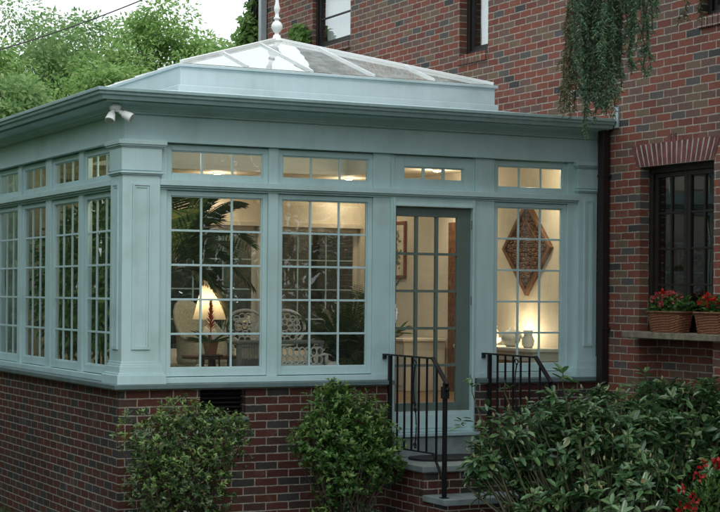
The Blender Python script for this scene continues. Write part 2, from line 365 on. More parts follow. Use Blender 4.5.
mb.box(-.03, .22, -.029, DEP+.03, -.3, ZB); mb.box(.22, W, DEP-.22, DEP+.03, -.3, ZB)
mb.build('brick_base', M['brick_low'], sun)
mb = MB(); mb.box(.70, 1.29, .10, .2, 1.2, 1.6)
vent = mb.build('vent', M['iron'], sun)
mb = MB()
for k in range(6): mb.beam((.77, .07, 1.315+k*.042), (1.22, .07, 1.315+k*.042), .05, .006, (0, .6, 1))
mb.build('louvre', M['iron'], vent)
mb = MB(); mb.box(.74, 1.25, -.065, .1, 1.243, 1.284); mb.build('vent_sill', M['slate'], sun, bevel=.004)
# slate sill course
mb = MB(); mb.box(-.095, 2.795, -.095, .15, ZB, ZS); mb.box(3.795, W-.01, -.095, .15, ZB, ZS); mb.box(-.095, .15, .152, DEP+.095, ZB, ZS)
mb.build('slate_sill', M['slate'], sun, bevel=.006)
# floor, ceiling, inside wall
mb = MB(); mb.box(.2, W-.04, .2, DEP-.2, 1.1, 1.285); mb.build('floor', M['wood_floor'], sun)
CX0, CX1, CY0, CY1 = .86, 4.41, .78, 4.22
mb = MB()
for a in ((.06, W-.05, .10, CY0+.08), (.06, W-.05, CY1-.08, DEP-.06), (.06, CX0+.08, CY0+.08, CY1-.08), (CX1-.08, W-.05, CY0+.08, CY1-.08)):
    mb.box(a[0], a[1], a[2], a[3], 3.93, 3.98)
for a in ((CX0+.04, CX1-.04, CY0+.04, CY0+.08), (CX0+.04, CX1-.04, CY1-.08, CY1-.04), (CX0+.04, CX0+.08, CY0+.08, CY1-.08), (CX1-.08, CX1-.04, CY0+.08, CY1-.08)):
    mb.box(a[0], a[1], a[2], a[3], 3.981, 4.62)
mb.build('ceiling', M['ceiling'], sun)
mb = MB(); mb.box(W-.045, W-.006, .13, DEP-.05, 1.1, 3.93)
lin = mb.build('inner_wall', M['cream'], sun)
mb = MB(); mb.box(W-.075, W-.046, 2.925, 3.085, 1.285, 3.33); mb.build('wood_casing', M['wood'], lin)
mb = MB(); mb.box(W-.065, W-.046, .14, 2.92, 1.285, 1.42); mb.box(W-.065, W-.046, 3.09, 4.9, 1.285, 1.42); mb.build('skirting', M['cream'], lin)

def window(mp, u0, u1, z0, z1, cols, rows, mat, border=.05, d=.07, kind='window', bw=.010, glassm='glass', bot=None, mun=None):
    """u0..u1, z0..z1 is the glass; a sash round it, muntins over it, one pane sheet"""
    bb = border if bot is None else bot
    mb = MB()
    mb.box(u0-border, u0, d, d+.045, z0-bb, z1+border, mp); mb.box(u1, u1+border, d, d+.045, z0-bb, z1+border, mp)
    mb.box(u0, u1, d, d+.045, z1, z1+border, mp); mb.box(u0, u1, d, d+.045, z0-bb, z0, mp)
    # inner bead
    e = .012
    mb.box(u0, u0+e, d+.012, d+.04, z0, z1, mp); mb.box(u1-e, u1, d+.012, d+.04, z0, z1, mp)
    mb.box(u0+e, u1-e, d+.012, d+.04, z1-e, z1, mp); mb.box(u0+e, u1-e, d+.012, d+.04, z0, z0+e, mp)
    o = mb.build(kind, mat, sun, bevel=.003)
    mb = MB()
    for i in range(1, cols):
        u = u0+(u1-u0)*i/cols; mb.box(u-bw, u+bw, d+.014, d+.032, z0+e, z1-e, mp)
    for j in range(1, rows):
        z = z0+(z1-z0)*j/rows
        for i in range(cols):
            a = u0+(u1-u0)*i/cols+(bw if i else e); c = u0+(u1-u0)*(i+1)/cols-(bw if i < cols-1 else e)
            mb.box(a, c, d+.015, d+.031, z-bw, z+bw, mp)
    if rows == 1:
        for k in range(cols-1): m1 = MB(); m1.add(mb.v[8*k:8*k+8], mb.f[:6]); m1.build('muntin', mun or mat, o, bevel=.002)
    elif mb.f: mb.build('muntins', mun or mat, o, bevel=.002)
    p = MB(); dd = d+.024
    p.quad(mp(u0+.001, dd, z0+.001), mp(u1-.001, dd, z0+.001), mp(u1-.001, dd, z1-.001), mp(u0+.001, dd, z1-.001))
    p.build('pane', M[glassm], o)
    return o
T = M['trim']
GB, GT = 1.742, 3.362
for a, c in ((.499, 1.432), (1.636, 2.563), (4.057, 4.849)): window(mF, a, c, GB, GT, 3, 5, T, bot=.075)
window(mF, .50, 1.435, 3.565, 3.787, 3, 1, T, border=.055, kind='transom_window')
window(mF, 1.64, 2.57, 3.565, 3.787, 3, 1, T, border=.055, kind='transom_window')
window(mF, 2.965, 3.655, 3.605, 3.735, 3, 1, T, border=.11, kind='transom_window', bw=.016)
window(mF, 4.06, 4.85, 3.565, 3.787, 3, 1, T, border=.055, kind='transom_window')
SIDE = ((.447, 1.31), (1.545, 2.415), (2.70, 3.56), (3.79, 4.62))
for a, c in SIDE:
    window(mL, a, c, GB, GT, 3, 5, T, bot=.075)
    window(mL, a, c, 3.565, 3.787, 3, 1, T, border=.055, kind='transom_window')
BACK = ((.77, 1.97), (2.2, 3.4), (3.63, 4.83))
for a, c in BACK:
    window(mB, a, c, 1.75, 3.26, 3, 4, M['cream'], border=.045, bot=.075, bw=.008, mun=M['gutter'])
    window(mB, a, c, 3.63, 3.82, 3, 1, M['cream'], border=.045, kind='transom_window')
# posts, transom bar and inner sub-sill
def framing(mp, posts, u0, u1, mat, name, zt=3.87, skip=None):
    mb = MB()
    for a, c in posts: mb.box(a, c, .045, .15, ZS+.055, zt, mp)
    segs = [(u0, u1)] if not skip else [(u0, skip[0]), (skip[1], u1)]
    for a, c in segs: mb.box(a, c, .02, .16, ZS+.001, ZS+.055, mp); mb.box(a, c, .117, .148, ZS+.056, ZS+.09, mp)
    mb.box(u0, u1, .1215, .148, 3.40, 3.53, mp); mb.box(u0, u1, .1215, .148, 3.825, 3.871, mp)
    if skip: mb.box(2.801, 2.857, .06, .149, 3.506, 3.851, mp); mb.box(3.763, 3.779, .06, .149, 3.506, 3.851, mp)
    o = mb.build(name, mat, sun, bevel=.004)
    mb = MB()
    mb.box(u0, u1, -.012, .12, 3.452, 3.505, mp); mb.box(u0, u1, .008, .12, 3.435, 3.452, mp); mb.box(u0, u1, .035, .12, 3.415, 3.435, mp)
    mb.build('transom_bar', mat, o, bevel=.003)
    return o
framing(mF, ((.365, .449), (1.482, 1.586), (2.613, 2.80), (3.78, 4.007), (4.899, 5.01)), .366, 5.01, T, 'wall_frame', skip=(2.80, 3.78))
framing(mL, ((.345, .397), (1.36, 1.495), (2.465, 2.65), (3.61, 3.74), (4.67, 4.75)), .346, 4.75, T, 'wall_frame')
mb = MB()   # inside face of the rear wall
for a, c in ((.2, .725), (2.015, 2.155), (3.445, 3.585), (4.875, W-.05)): mb.box(a, c, DEP-.2, DEP-.05, 1.286, 3.93)
for a, c in BACK: mb.box(a-.045, c+.045, DEP-.19, DEP-.05, 3.305, 3.585); mb.box(a-.045, c+.045, DEP-.19, DEP-.05, 1.286, 1.675); mb.box(a-.045, c+.045, DEP-.19, DEP-.05, 3.865, 3.93)
for a, c in BACK: mb.box(a-.05, c+.05, DEP-.235, DEP-.191, 3.30, 3.36)
mb.build('wall_frame', M['cream'], sun, bevel=.004)
# architrave and frieze
mb = MB()
for mp, u1 in ((mF, W-.003), (mL, DEP)):
    s = 0 if mp is mF else .151
    mb.box(.02 if mp is mF else s, u1, .02, .15, 3.872, 4.15, mp)
    mb.box(.0 if mp is mF else s, u1, .0, .15, 3.852, 3.872, mp)
mb.box(.16, W-.01, DEP-.149, DEP, 3.9, 4.15)
mb.build('frieze', T, sun, bevel=.003)
# cornice + gutter extruded along the two sides, mitred at the corner
def eave(prof, name, mat, bevel=.003):
    mb = MB(); n = len(prof); vs = []
    for (o, z) in prof: vs.append((W-.035-.0*o, -o, z))
    for (o, z) in prof: vs.append((-o, -o, z))
    for (o, z) in prof: vs.append((-o, DEP+o, z))
    for (o, z) in prof: vs.append((W-.035, DEP+o, z))
    fs = []
    for s in range(3):
        for k in range(n): fs.append((s*n+k, s*n+(k+1) % n, (s+1)*n+(k+1) % n, (s+1)*n+k))
    fs += [tuple(range(n))[::-1], tuple(3*n+k for k in range(n))]
    mb.add(vs, fs); return mb.build(name, mat, sun, bevel=bevel)
eave([(-.05, 4.1), (.012, 4.10), (.018, 4.118), (.034, 4.122), (.040, 4.135), (.055, 4.140), (.09, 4.168), (.15, 4.178), (.235, 4.182), (.235, 4.20), (-.05, 4.2)], 'cornice', T)
eave([(.0, 4.2005), (.262, 4.2005), (.27, 4.188), (.29, 4.188), (.297, 4.202), (.305, 4.222), (.328, 4.232), (.333, 4.252), (.35, 4.262), (.352, 4.29), (.335, 4.29), (.333, 4.27), (.0, 4.262)], 'gutter', M['gutter'])
# roof skirt between gutter and curb
mb = MB(); o = .332
A = [(-o, -o, 4.275), (W-.006, -o, 4.275), (W-.006, DEP+o, 4.275), (-o, DEP+o, 4.275)]; Bq = [(CX0, CY0, 4.44), (CX1, CY0, 4.44), (CX1, CY1, 4.44), (CX0, CY1, 4.44)]
for k in range(4): mb.quad(A[k], A[(k+1) % 4], Bq[(k+1) % 4], Bq[k])
roof = mb.build('roof', M['metal_roof'], sun)
# skylight
mb = MB()
for a in ((CX0-.02, CX1+.02, CY0-.02, CY0+.039), (CX0-.02, CX1+.02, CY1-.039, CY1+.02), (CX0-.02, CX0+.039, CY0+.039, CY1-.039), (CX1-.039, CX1+.02, CY0+.039, CY1-.039)):
    mb.box(a[0], a[1], a[2], a[3], 4.36, 4.672)
for a in ((CX0-.045, CX1+.045, CY0-.045, CY0+.05), (CX0-.045, CX1+.045, CY1-.05, CY1+.045), (CX0-.045, CX0+.05, CY0+.05, CY1-.05), (CX1-.05, CX1+.045, CY0+.05, CY1-.05)):
    mb.box(a[0], a[1], a[2], a[3], 4.672, 4.70)
for a in ((CX0-.05, CX1+.05, CY0-.05, CY0-.0201), (CX0-.05, CX1+.05, CY1+.0201, CY1+.05), (CX0-.05, CX0-.0201, CY0-.0201, CY1+.0201), (CX1+.0201, CX1+.05, CY0-.0201, CY1+.0201)):
    mb.box(a[0], a[1], a[2], a[3], 4.40, 4.492)
sky = mb.build('skylight', M['metal_roof'], sun, bevel=.005)
AP = Vector(((CX0+CX1)/2, (CY0+CY1)/2, 5.285)); ZC = 4.712
cn = [Vector((CX0, CY0, ZC)), Vector((CX1, CY0, ZC)), Vector((CX1, CY1, ZC)), Vector((CX0, CY1, ZC))]
for k in range(4):
    a, b = cn[k], cn[(k+1) % 4]
    p = MB(); p.add([a, b, AP], [(0, 1, 2)]); p.build('pane', M['glass_sky'], sky)
    mb = MB(); mb.beam(a-(AP-a)*.006+Vector((0, 0, .012)), AP+Vector((0, 0, .012)), .032, .034); mb.build('hip_bar', M['bar'], sky, bevel=.004)
    mid = (a+b)/2
    for f in (.2, .4, .6, .8):
        e = a.lerp(b, f); t = 2*min(f, 1-f); top = e + (AP-mid)*t
        mb = MB(); mb.beam(e+Vector((0, 0, .008)), top+Vector((0, 0, .008)), .016, .024); mb.build('glazing_bar', M['bar'], sky)
mb = MB()
mb.lathe(AP, [(.10, -.03), (.105, .0), (.06, .02), (.055, .05), (.035, .06), (.03, .075), (.06, .10), (.083, .135), (.083, .165), (.06, .195), (.035, .21), (.03, .225), (.05, .235), (.05, .25), (.03, .26), (.027, .30), (.042, .33), (.046, .36), (.03, .40), (.02, .48), (.012, .62), (.005, .80)], 24)
mb.v = [(AP.x+(v[0]-AP.x)*.76, AP.y+(v[1]-AP.y)*.76, v[2]) for v in mb.v]
mb.build('finial', M['bar'], sky, smooth=True)

# pilasters
def pilaster(x0, x1, y0, y1, px0, px1, side=None, cut=None):
    """stepped base, panelled shaft, capital; cut = X beyond which nothing projects (house wall)"""
    mb = MB()
    def blk(o, z0, z1):
        mb.box(x0-o if cut is None else x0-o, (x1+o) if cut is None else min(x1+o, cut), y0-o, y1+(o if side else 0), z0, z1)
    blk(.0, ZS+.21, 3.85)
    for o, a, c in ((.055, ZS, ZS+.085), (.04, ZS+.085, ZS+.105), (.026, ZS+.105, ZS+.165), (.018, ZS+.165, ZS+.185), (.008, ZS+.185, ZS+.21)): blk(o, a, c)
    for o, a, c in ((.016, 3.538, 3.552), (.03, 3.552, 3.568), (.012, 3.58, 3.79), (.022, 3.79, 3.803), (.038, 3.803, 3.818), (.05, 3.818, 3.858)): blk(o, a, c)
    o = mb.build('pilaster', T, sun, bevel=.003)
    def panel(mp, a, c, d):
        m2 = MB(); w = .018; zb, zt = 1.925, 3.46
        for k, (dd, ww) in enumerate(((.014, 0), (.007, .02))):
            A, C, B0, B1 = a+ww, c-ww, zb+ww, zt-ww
            m2.box(A, A+w, d-dd, d+.001, B0, B1, mp); m2.box(C-w, C, d-dd, d+.001, B0, B1, mp)
            m2.box(A+w, C-w, d-dd, d+.001, B0, B0+w, mp); m2.box(A+w, C-w, d-dd, d+.001, B1-w, B1, mp)
        m2.build('panel_moulding', T, o)
    panel(mF, px0, px1, y0)
    if side: panel(mL, side[0], side[1], x0)
pilaster(0, .366, 0, .346, .095, .275, side=(.10, .26))
pilaster(5.008, 5.238, 0, .14, 5.075, 5.185, cut=W-.004)
mb = MB(); mb.box(0, .345, 4.75, DEP, ZS, 3.85); mb.build('pilaster', T, sun)

# door
mb = MB(); z0 = 1.085
mb.box(2.80, 2.85, .03, .16, 1.06, 3.414); mb.box(3.74, 3.781, .03, .16, 1.06, 3.414); mb.box(2.85, 3.74, .03, .16, 3.335, 3.414)
mb.box(2.825, 2.85, .015, .03, 1.06, 3.414); mb.box(3.74, 3.757, .015, .03, 1.06, 3.414); mb.box(2.85, 3.74, .015, .03, 3.335, 3.36)
fr = mb.build('door_frame', T, sun, bevel=.003)
mb = MB(); mb.box(2.85, 3.74, .05, .16, 1.075, 1.28); mb.box(2.90, 3.69, .042, .05, 1.11, 1.25); mb.build('kick_panel', T, sun, bevel=.003)
mb = MB(); mb.box(2.80, 3.781, -.075, .15, 1.035, 1.073); mb.build('threshold', M['gutter'], sun, bevel=.006)
mb = MB(); mb.box(2.82, 3.765, -.045, -.031, .84, 1.034); mb.build('riser_board', M['flag'], sun)
dx0, dx1, dz0, dz1 = 2.853, 3.737, 1.284, 3.332; gx0, gx1, gz0, gz1 = 2.888, 3.585, 1.367, 3.236
mb = MB()
mb.box(dx0, gx0, .07, .115, dz0, dz1); mb.box(gx1, dx1, .07, .115, dz0, dz1); mb.box(gx0, gx1, .07, .115, gz1, dz1); mb.box(gx0, gx1, .07, .115, dz0, gz0)
door = mb.build('door', M['door'], sun, bevel=.004)
mb = MB()
for i in (1, 2): u = gx0+(gx1-gx0)*i/3; mb.box(u-.016, u+.016, .078, .11, gz0, gz1)
for j in range(1, 5):
    z = gz0+(gz1-gz0)*j/5
    for i in range(3): mb.box(gx0+(gx1-gx0)*i/3+(.016 if i else 0), gx0+(gx1-gx0)*(i+1)/3-(.016 if i < 2 else 0), .079, .109, z-.013, z+.013)
mb.build('muntins', M['door'], door)
p = MB(); p.quad((gx0, .095, gz0), (gx1, .095, gz0), (gx1, .095, gz1), (gx0, .095, gz1)); p.build('pane', M['glass'], door)
mb = MB(); mb.box(2.856, 2.88, .058, .069, 2.17, 2.36); mb.tube([(2.868, .06, 2.30), (2.868, .02, 2.31), (2.868, .012, 2.27), (2.868, .03, 2.2)], .009); mb.build('handle', M['lamp_white'], door)
for z in (1.55, 2.35, 3.12):
    mb = MB(); mb.tube([(3.742, .045, z), (3.742, .045, z+.09)], .009); mb.build('hinge', M['door'], door)

# ceiling downlights of the sunroom
def spot_light(name, loc, energy, size=100, col=(1, .78, .54), blend=.6):
    l = bpy.data.lights.new(name, 'SPOT'); l.energy = energy; l.spot_size = R(size); l.spot_blend = blend; l.color = col; l.shadow_soft_size = .05
    o = bpy.data.objects.new(name, l); COL.objects.link(o); o.location = loc; return o
def point_light(name, loc, energy, col=(1, .78, .54), r=.04):
    l = bpy.data.lights.new(name, 'POINT'); l.energy = energy; l.color = col; l.shadow_soft_size = r
    o = bpy.data.objects.new(name, l); COL.objects.link(o); o.location = loc; return o
LG = 'recessed downlights in the sunroom ceiling'
IN = 1.3
for (x, y, lab) in ((2.75, 4.55, 'round lit downlight seen through the transom of the first wide window'), (4.55, 4.55, 'round lit downlight seen through the transom beside the door'),
                    (4.75, .48, 'round lit downlight over the diamond carving'), (4.75, 2.6, 'round lit downlight near the framed print'), (.45, 4.45, 'round lit downlight near the far end of the side windows'), (.48, .9, 'round lit downlight above the palm')):
    t = thing('downlight', (x, y, 3.93), lab, 'downlight', LG)
    mb = MB(); mb.lathe((x, y, 3.93), [(.05, 0), (.055, -.006), (.055, -.016), (.042, -.02)], 20); mb.build('trim_ring', M['white'], t)
    mb = MB(); mb.lathe((x, y, 3.93), [(.038, -.0205), (.04, -.026), (.02, -.03)], 16); mb.build('lens', M['spot'], t)
    if x < 1 and y > 4: continue
    spot_light('downlight_lamp', (x, y, 3.88), (4 if y > 4 else 22)*IN, 130)
    point_light('ceiling_fill', (x, y, 3.80), (3.2 if y > 4 else 5.5)*IN, r=.06)  # extra point light added under each fitting to brighten the ceiling
DIFF = None

# ------------------------------------------------------------------ entry steps, mat, railings
st = thing('entry_steps', (3.3, -.9, 0), 'brick entry steps with grey stone slabs below the glass door', 'steps')
mb = MB(); mb.box(2.70, 3.96, -.87, -.035, -.2, .775); mb.box(2.72, 3.98, -1.26, -.871, -.2, .505); mb.box(2.72, 3.98, -1.66, -1.261, -.2, .215)
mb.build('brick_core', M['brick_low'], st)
for x0, x1, y0, y1, z in ((2.665, 3.995, -.915, -.047, .835), (2.685, 4.01, -1.31, -.872, .563), (2.685, 4.01, -1.71, -1.262, .275)):
    mb = MB(); mb.box(x0, x1, y0, y1, z-.06, z); mb.build('slab', M['flag'], st, bevel=.008)
mb = MB(); ring = [(3.30+.44*math.copysign(abs(math.cos(a))**.7, math.cos(a)), -.33+.25*math.copysign(abs(math.sin(a))**.8, math.sin(a))) for a in [2*PI*k/40 for k in range(40)]]
mb.add([(x, y, .836) for x, y in ring]+[(x, y, .856) for x, y in ring], [tuple(range(40))[::-1], tuple(range(40, 80))]+[(k, (k+1) % 40, 40+(k+1) % 40, 40+k) for k in range(40)])
tag(mb.build('doormat', M['mat'], None, origin=(3.3, -.33, .836)), 'black oval rubber doormat on the top stone slab', 'doormat')
def railing(x, label):
    t = thing('railing', (x, -.08, .835), label, 'railing', 'black iron railings beside the entry steps')
    yA, yB, yC = -.085, -.955, -1.19; zt = 1.862
    mb = MB(); mb.beam((x, .042, zt-.004), (x, yB-.005, zt-.008), .042, .016); mb.beam((x, yB+.008, zt-.001), (x, yC-.015, 1.642), .042, .016)
    mb.tube([(x, .036, zt-.008), (x, .036, zt-.05)], .022)
    mb.tube([(x, yC-.012, 1.645), (x, yC-.04, 1.625), (x, yC-.045, 1.58), (x, yC-.022, 1.555)], [.02, .02, .017, .012]); mb.build('handrail', M['iron'], t)
    mb = MB(); mb.box(x-.017, x+.017, yA-.017, yA+.017, .836, zt-.012); mb.build('post', M['iron'], t)
    mb = MB(); mb.box(x-.018, x+.018, yC-.018, yC+.018, .564, 1.635); mb.box(x-.03, x+.03, yC-.03, yC+.03, 1.49, 1.60); mb.box(x-.035, x+.035, yC-.035, yC+.035, .5635, .572); mb.build('post', M['iron'], t, bevel=.003)
    mb = MB(); mb.beam((x, yA-.017, .95), (x, yB-.02, .96), .025, .012); mb.beam((x, yB-.015, .962), (x, yC+.018, .72), .025, .012); mb.build('bottom_rail', M['iron'], t)
    for y in (-.24, -.39, -.54, -.68, -.84, -1.03):
        zb = .954 if y > -.95 else .90; z1 = zt-.014 if y > -.95 else 1.79
        mb = MB(); mb.box(x-.008, x+.008, y-.008, y+.008, zb, z1); mb.build('baluster', M['iron'], t)
    mb = MB()
    pts = []
    for k in range(25):
        a = k/24; pts.append((x, -.607+.035*math.sin(a*PI*2.0)*(1-.3*a), 1.78-.8*a))
    mb.tube(pts, .007, 6)
    for c, s, rr in ((1.79, 1, .04), (1.40, 1, .03), (1.34, -1, .03), (1.0, -1, .036)):
        mb.tube([(x, -.607+s*.008+rr*math.cos(b)*(1-b/9), c+rr*math.sin(b)*(1-b/9)) for b in [k*.42 for k in range(15)]], .006, 6)
    mb.build('scroll', M['iron'], t)
railing(2.745, 'black iron railing with scroll in front of the glass door')
railing(3.885, 'black iron railing half hidden behind the rhododendron, before the lit window')

# ------------------------------------------------------------------ security light
DX = -.05
sl = thing('security_light', (-.11, -.10, 4.13), 'white twin head security floodlight under the corner of the eaves', 'floodlight')
mb = MB(); mb.lathe((-.11, -.10, 4.115), [(.05, .0), (.055, .03), (.03, .05)], 16); mb.tube([(-.14, -.1, 4.12), (-.08, -.13, 4.105)], .018); mb.build('mount', M['lamp_white'], sl)
for p0, p1 in (((-.09, -.12, 4.10), (-.135, -.17, 4.015)), ((-.03, -.14, 4.095), (.06, -.21, 4.045))):
    p0, p1 = Vector(p0)+Vector((DX, 0, .0)), Vector(p1)+Vector((DX, 0, -.01)); d = p1-p0
    mb = MB(); mb.tube([p0, p0+d*.25, p0+d*.3, p0+d*.75, p1], [.018, .024, .034, .043, .046], 16); h = mb.build('lamp_head', M['lamp_white'], sl, smooth=False)
    mb = MB(); mb.tube([p1+d*.001, p1+d*.02], [.039, .035], 16); mb.build('lens', M['grey_pipe'], h)

# ------------------------------------------------------------------ the brick house
hs = thing('brick_house', (9.5, 0, 0), 'red and grey brick house behind the sunroom', 'house')
HY0, HY1, HZ = -4.3, 9.35, 7.4
mH = lambda u, d, z: (W+d, u, z)
WIN = {'A': (5.98, 7.2, 5.93, 6.8), 'B': (2.31, 2.98, 5.34, 6.9), 'C': (-2.75, -1.68, 5.16, 6.7), 'D': (-1.925, -.735, 2.10, 3.765)}
UND = (-1.925, -.735, .9, 2.035)
mb = MB(); wall_holes(mb, mH, HY0, HY1, -.3, HZ, [*WIN.values(), UND], .3)
mb.box(W, 13.5, HY0-.3, HY0, -.3, HZ); mb.box(W, 13.5, HY1-.3, HY1-.001, -.3, HZ); mb.box(13.5, 13.8, HY0-.3, HY1, -.3, HZ)
mb.box(W+.27, W+.299, UND[0]-.02, UND[1]+.02, UND[2]-.05, UND[3])
hw = mb.build('wall', M['brick'], hs)
mb = MB(); mb.box(W+2.2, W+2.25, HY0, HY1-.31, 0, HZ-.01); mb.build('dark_backing', M['dark_wood'], hs)  # dark panel added so the rooms behind the windows look unlit
mb = MB(); e = .4; rA = [(W-e, HY0-e, HZ), (13.8+e, HY0-e, HZ), (13.8+e, HY1+e, HZ), (W-e, HY1+e, HZ)]; rB = [((W+13.8)/2, HY0+4, HZ+2), ((W+13.8)/2, HY1-4, HZ+2)]
mb.add(rA+rB, [(0, 1, 4), (1, 2, 5, 4), (2, 3, 5), (3, 0, 4, 5), (3, 2, 1, 0)]); mb.build('roof', M['shingle'], hs)
def house_window(key, cols, rows, rec=.10, sashes=1, fw=.06, reflection_sheet=False, gm='glass_house'):
    u0, u1, z0, z1 = WIN[key]; mb = MB()
    mp = mH
    mb.box(u0, u0+fw, rec, rec+.1, z0, z1, mp); mb.box(u1-fw, u1, rec, rec+.1, z0, z1, mp); mb.box(u0+fw, u1-fw, rec, rec+.1, z0, z0+fw, mp); mb.box(u0+fw, u1-fw, rec, rec+.1, z1-fw, z1, mp)
    o = mb.build('window', M['dark_wood'], hs, bevel=.004)
    sw = (u1-u0-2*fw)/sashes; fs = .05
    for s in range(sashes):
        a, c = u0+fw+s*sw+.003, u0+fw+(s+1)*sw-.003; B0, B1 = z0+fw, z1-fw; d = rec+.03
        mb = MB(); mb.box(a, a+fs, d, d+.045, B0, B1, mp); mb.box(c-fs, c, d, d+.045, B0, B1, mp); mb.box(a+fs, c-fs, d, d+.045, B0, B0+fs, mp); mb.box(a+fs, c-fs, d, d+.045, B1-fs, B1, mp)
        for i in range(1, cols): u = a+fs+(c-a-2*fs)*i/cols; mb.box(u-.011, u+.011, d+.006, d+.04, B0+fs, B1-fs, mp)
        for j in range(1, rows): z = B0+fs+(B1-B0-2*fs)*j/rows; mb.box(a+fs, c-fs, d+.007, d+.039, z-.011, z+.011, mp)
        mb.build('sash', M['dark_wood'], o, bevel=.003)
        p = MB(); p.quad(mp(a+fs, d+.022, B0+fs), mp(c-fs, d+.022, B0+fs), mp(c-fs, d+.022, B1-fs), mp(a+fs, d+.022, B1-fs)); p.build('pane', M[gm], o)
    if reflection_sheet:  # white sheet added inside, standing in for sky mirrored in the glass
        mb = MB(); n = 40
        vs = []
        for z in (z0+fw, z1-fw):
            for k in range(n+1): vs.append(mp(u0+fw+(u1-u0-2*fw)*k/n, rec+.16+.012*math.sin(k*1.9), z))
        mb.add(vs, [(k, k+1, n+2+k, n+1+k) for k in range(n)]); mb.build('reflection_sheet', M['reflection_sheet'], o, smooth=True)
    return o
house_window('A', 1, 2, rec=.05, fw=.05, reflection_sheet=True); house_window('B', 1, 1, reflection_sheet=True); house_window('C', 2, 3, reflection_sheet=True)
house_window('D', 2, 4, rec=.11, sashes=2, gm='glass_dark')
# rowlock sills of upper windows
for k, z in (('A', 5.93), ('B', 5.34), ('C', 5.16)):
    u0, u1 = WIN[k][:2]; mb = MB(); nB = round((u1-u0)/.082)
    for i in range(nB):
        a = u0+(u1-u0)*i/nB; mb.box(a+.005, a+(u1-u0)/nB-.005, -.035, .1, z-.115, z-.004+rnd.uniform(-.002, .002), mH)
    mb.box(u0, u1, -.022, .1, z-.11, z-.008, mH)
    mb.build('window_sill', M['brick'], hs, bevel=.003)
# jack arch of the window by the sunroom
mb = MB(); mo = MB(); u0, u1 = -1.985, -.62; nB = 17
for i in range(nB):
    for (s, z0, z1) in ((0, 3.768, 3.995),):
        f = (i+.5)/nB; mid = u0+(u1-u0)*f; w = (u1-u0)/nB*.5-.0085; lean = (f-.5)*.10
        zt = z1 + (.075 if i in (8, 9) else 0)
        vs = [(W-.006, mid-w-lean, z0), (W-.006, mid+w-lean, z0), (W-.006, mid+w+lean, zt), (W-.006, mid-w+lean, zt)]
        vs += [(W+.2, v[1], v[2]) for v in vs]
        mb.add(vs, [(0, 1, 2, 3), (7, 6, 5, 4), (0, 4, 5, 1), (1, 5, 6, 2), (2, 6, 7, 3), (3, 7, 4, 0)])
archmat = plain('arch_brick', (.15, .05, .045), .85, var=.5, scale=9, bump=.6, bscale=50)
la = mb.build('jack_arch', archmat, hs, bevel=.003)
mo.box(-.0045, .003, u0+.05, u1-.05, 3.7665, 3.99, lambda x, y, z: (W+x, y, z)); mo.build('mortar', plain('arch_mortar', (.40, .37, .32), .9, var=.2, bump=.5), la)
# stone ledge below it
mb = MB(); mb.box(-2.6, -.70, -.19, .26, 2.035, 2.098, mH); mb.build('window_ledge', plain('ledge_stone', (.20, .18, .13), .85, var=.35, scale=12, bump=.7), hs, bevel=.006)
# downspouts
def spout(x, y, z0, z1, w, d, mat, lab=None):
    mb = MB(); mb.box(x-w/2, x+w/2, y-d/2, y+d/2, z0, z1)
    for z in (z0+.6, (z0+z1)/2, z1-.5): mb.box(x-w/2-.004, x+w/2+.03, y-d/2-.006, y+d/2+.006, z, z+.035)
    o = mb.build('downspout', mat, hs, bevel=.008)
    if lab: o['label'] = lab
spout(W-.062, -.175, 0, 4.19, .085, .10, M['brown'], 'dark brown downspout in the corner by the sunroom')
spout(W-.062, 8.87, 3.0, HZ, .10, .10, M['grey_pipe'], 'pale grey downspout near the far corner')
spout(W-.05, 9.2, 0, HZ, .09, .12, M['dark_wood'], 'dark downspout at the far corner')
mb = MB(); mb.box(W-.02, W-.002, -.365, -.29, 4.2, 4.42); mb.build('flashing', M['grey_pipe'], hs)

# ------------------------------------------------------------------ plants
def ellipsoid_pts(n, c, r, shell=.45):
    d = unit(n); rad = (shell + (1-shell)*rng.random(n))[:, None]**.7
    return np.array(c) + d*rad*np.array(r), d
def tree_mesh(t, H, base, crown_c, crown_r, nclump, per, ll, mat, seed, clump_r=.5, trunk_r=.14, mesh_only=False):
    """trunk with limbs + crown of leaf clumps under thing t"""
    global rng
    rng = np.random.default_rng(seed); rr = random.Random(seed)
    b = Vector(base); cc = Vector(crown_c); mb = MB()
    pts = [b, b+(cc-b)*.35+Vector((rr.uniform(-.1, .1), rr.uniform(-.1, .1), 0)), b+(cc-b)*.8, cc+Vector((0, 0, crown_r[2]*.5))]
    mb.tube(pts, [trunk_r*1.25, trunk_r, trunk_r*.75, trunk_r*.25], 9)
    cl, d = ellipsoid_pts(nclump, crown_c, crown_r, .35)
    for k in range(0, nclump, max(1, nclump//22)):
        p = b+(cc-b)*rr.uniform(.5, 1.0); q = Vector(cl[k]); m = (p+q)/2+Vector((0, 0, -.15))
        mb.tube([p, m, q], [trunk_r*.32, trunk_r*.2, .012], 5, cap=False)
    mb.build('trunk', M['bark'], t, smooth=True)
    n = nclump*per
    idx = np.repeat(np.arange(nclump), per)
    cr = rng.uniform(.6, 1.35, nclump)[idx]*clump_r
    off = unit(n)*(rng.random(n)**.45*cr)[:, None]*np.array([1, 1, .7])
    P = cl[idx]+off
    D = off+unit(n)*.4*cr[:, None]+np.array([0, 0, -.25])*cr[:, None]
    leaves('crown', P, D, unit(n)+np.array([0, 0, 1.2]), rng.uniform(.7, 1.3, n)*ll, rng.uniform(.4, .62, n)*ll, mat, t)
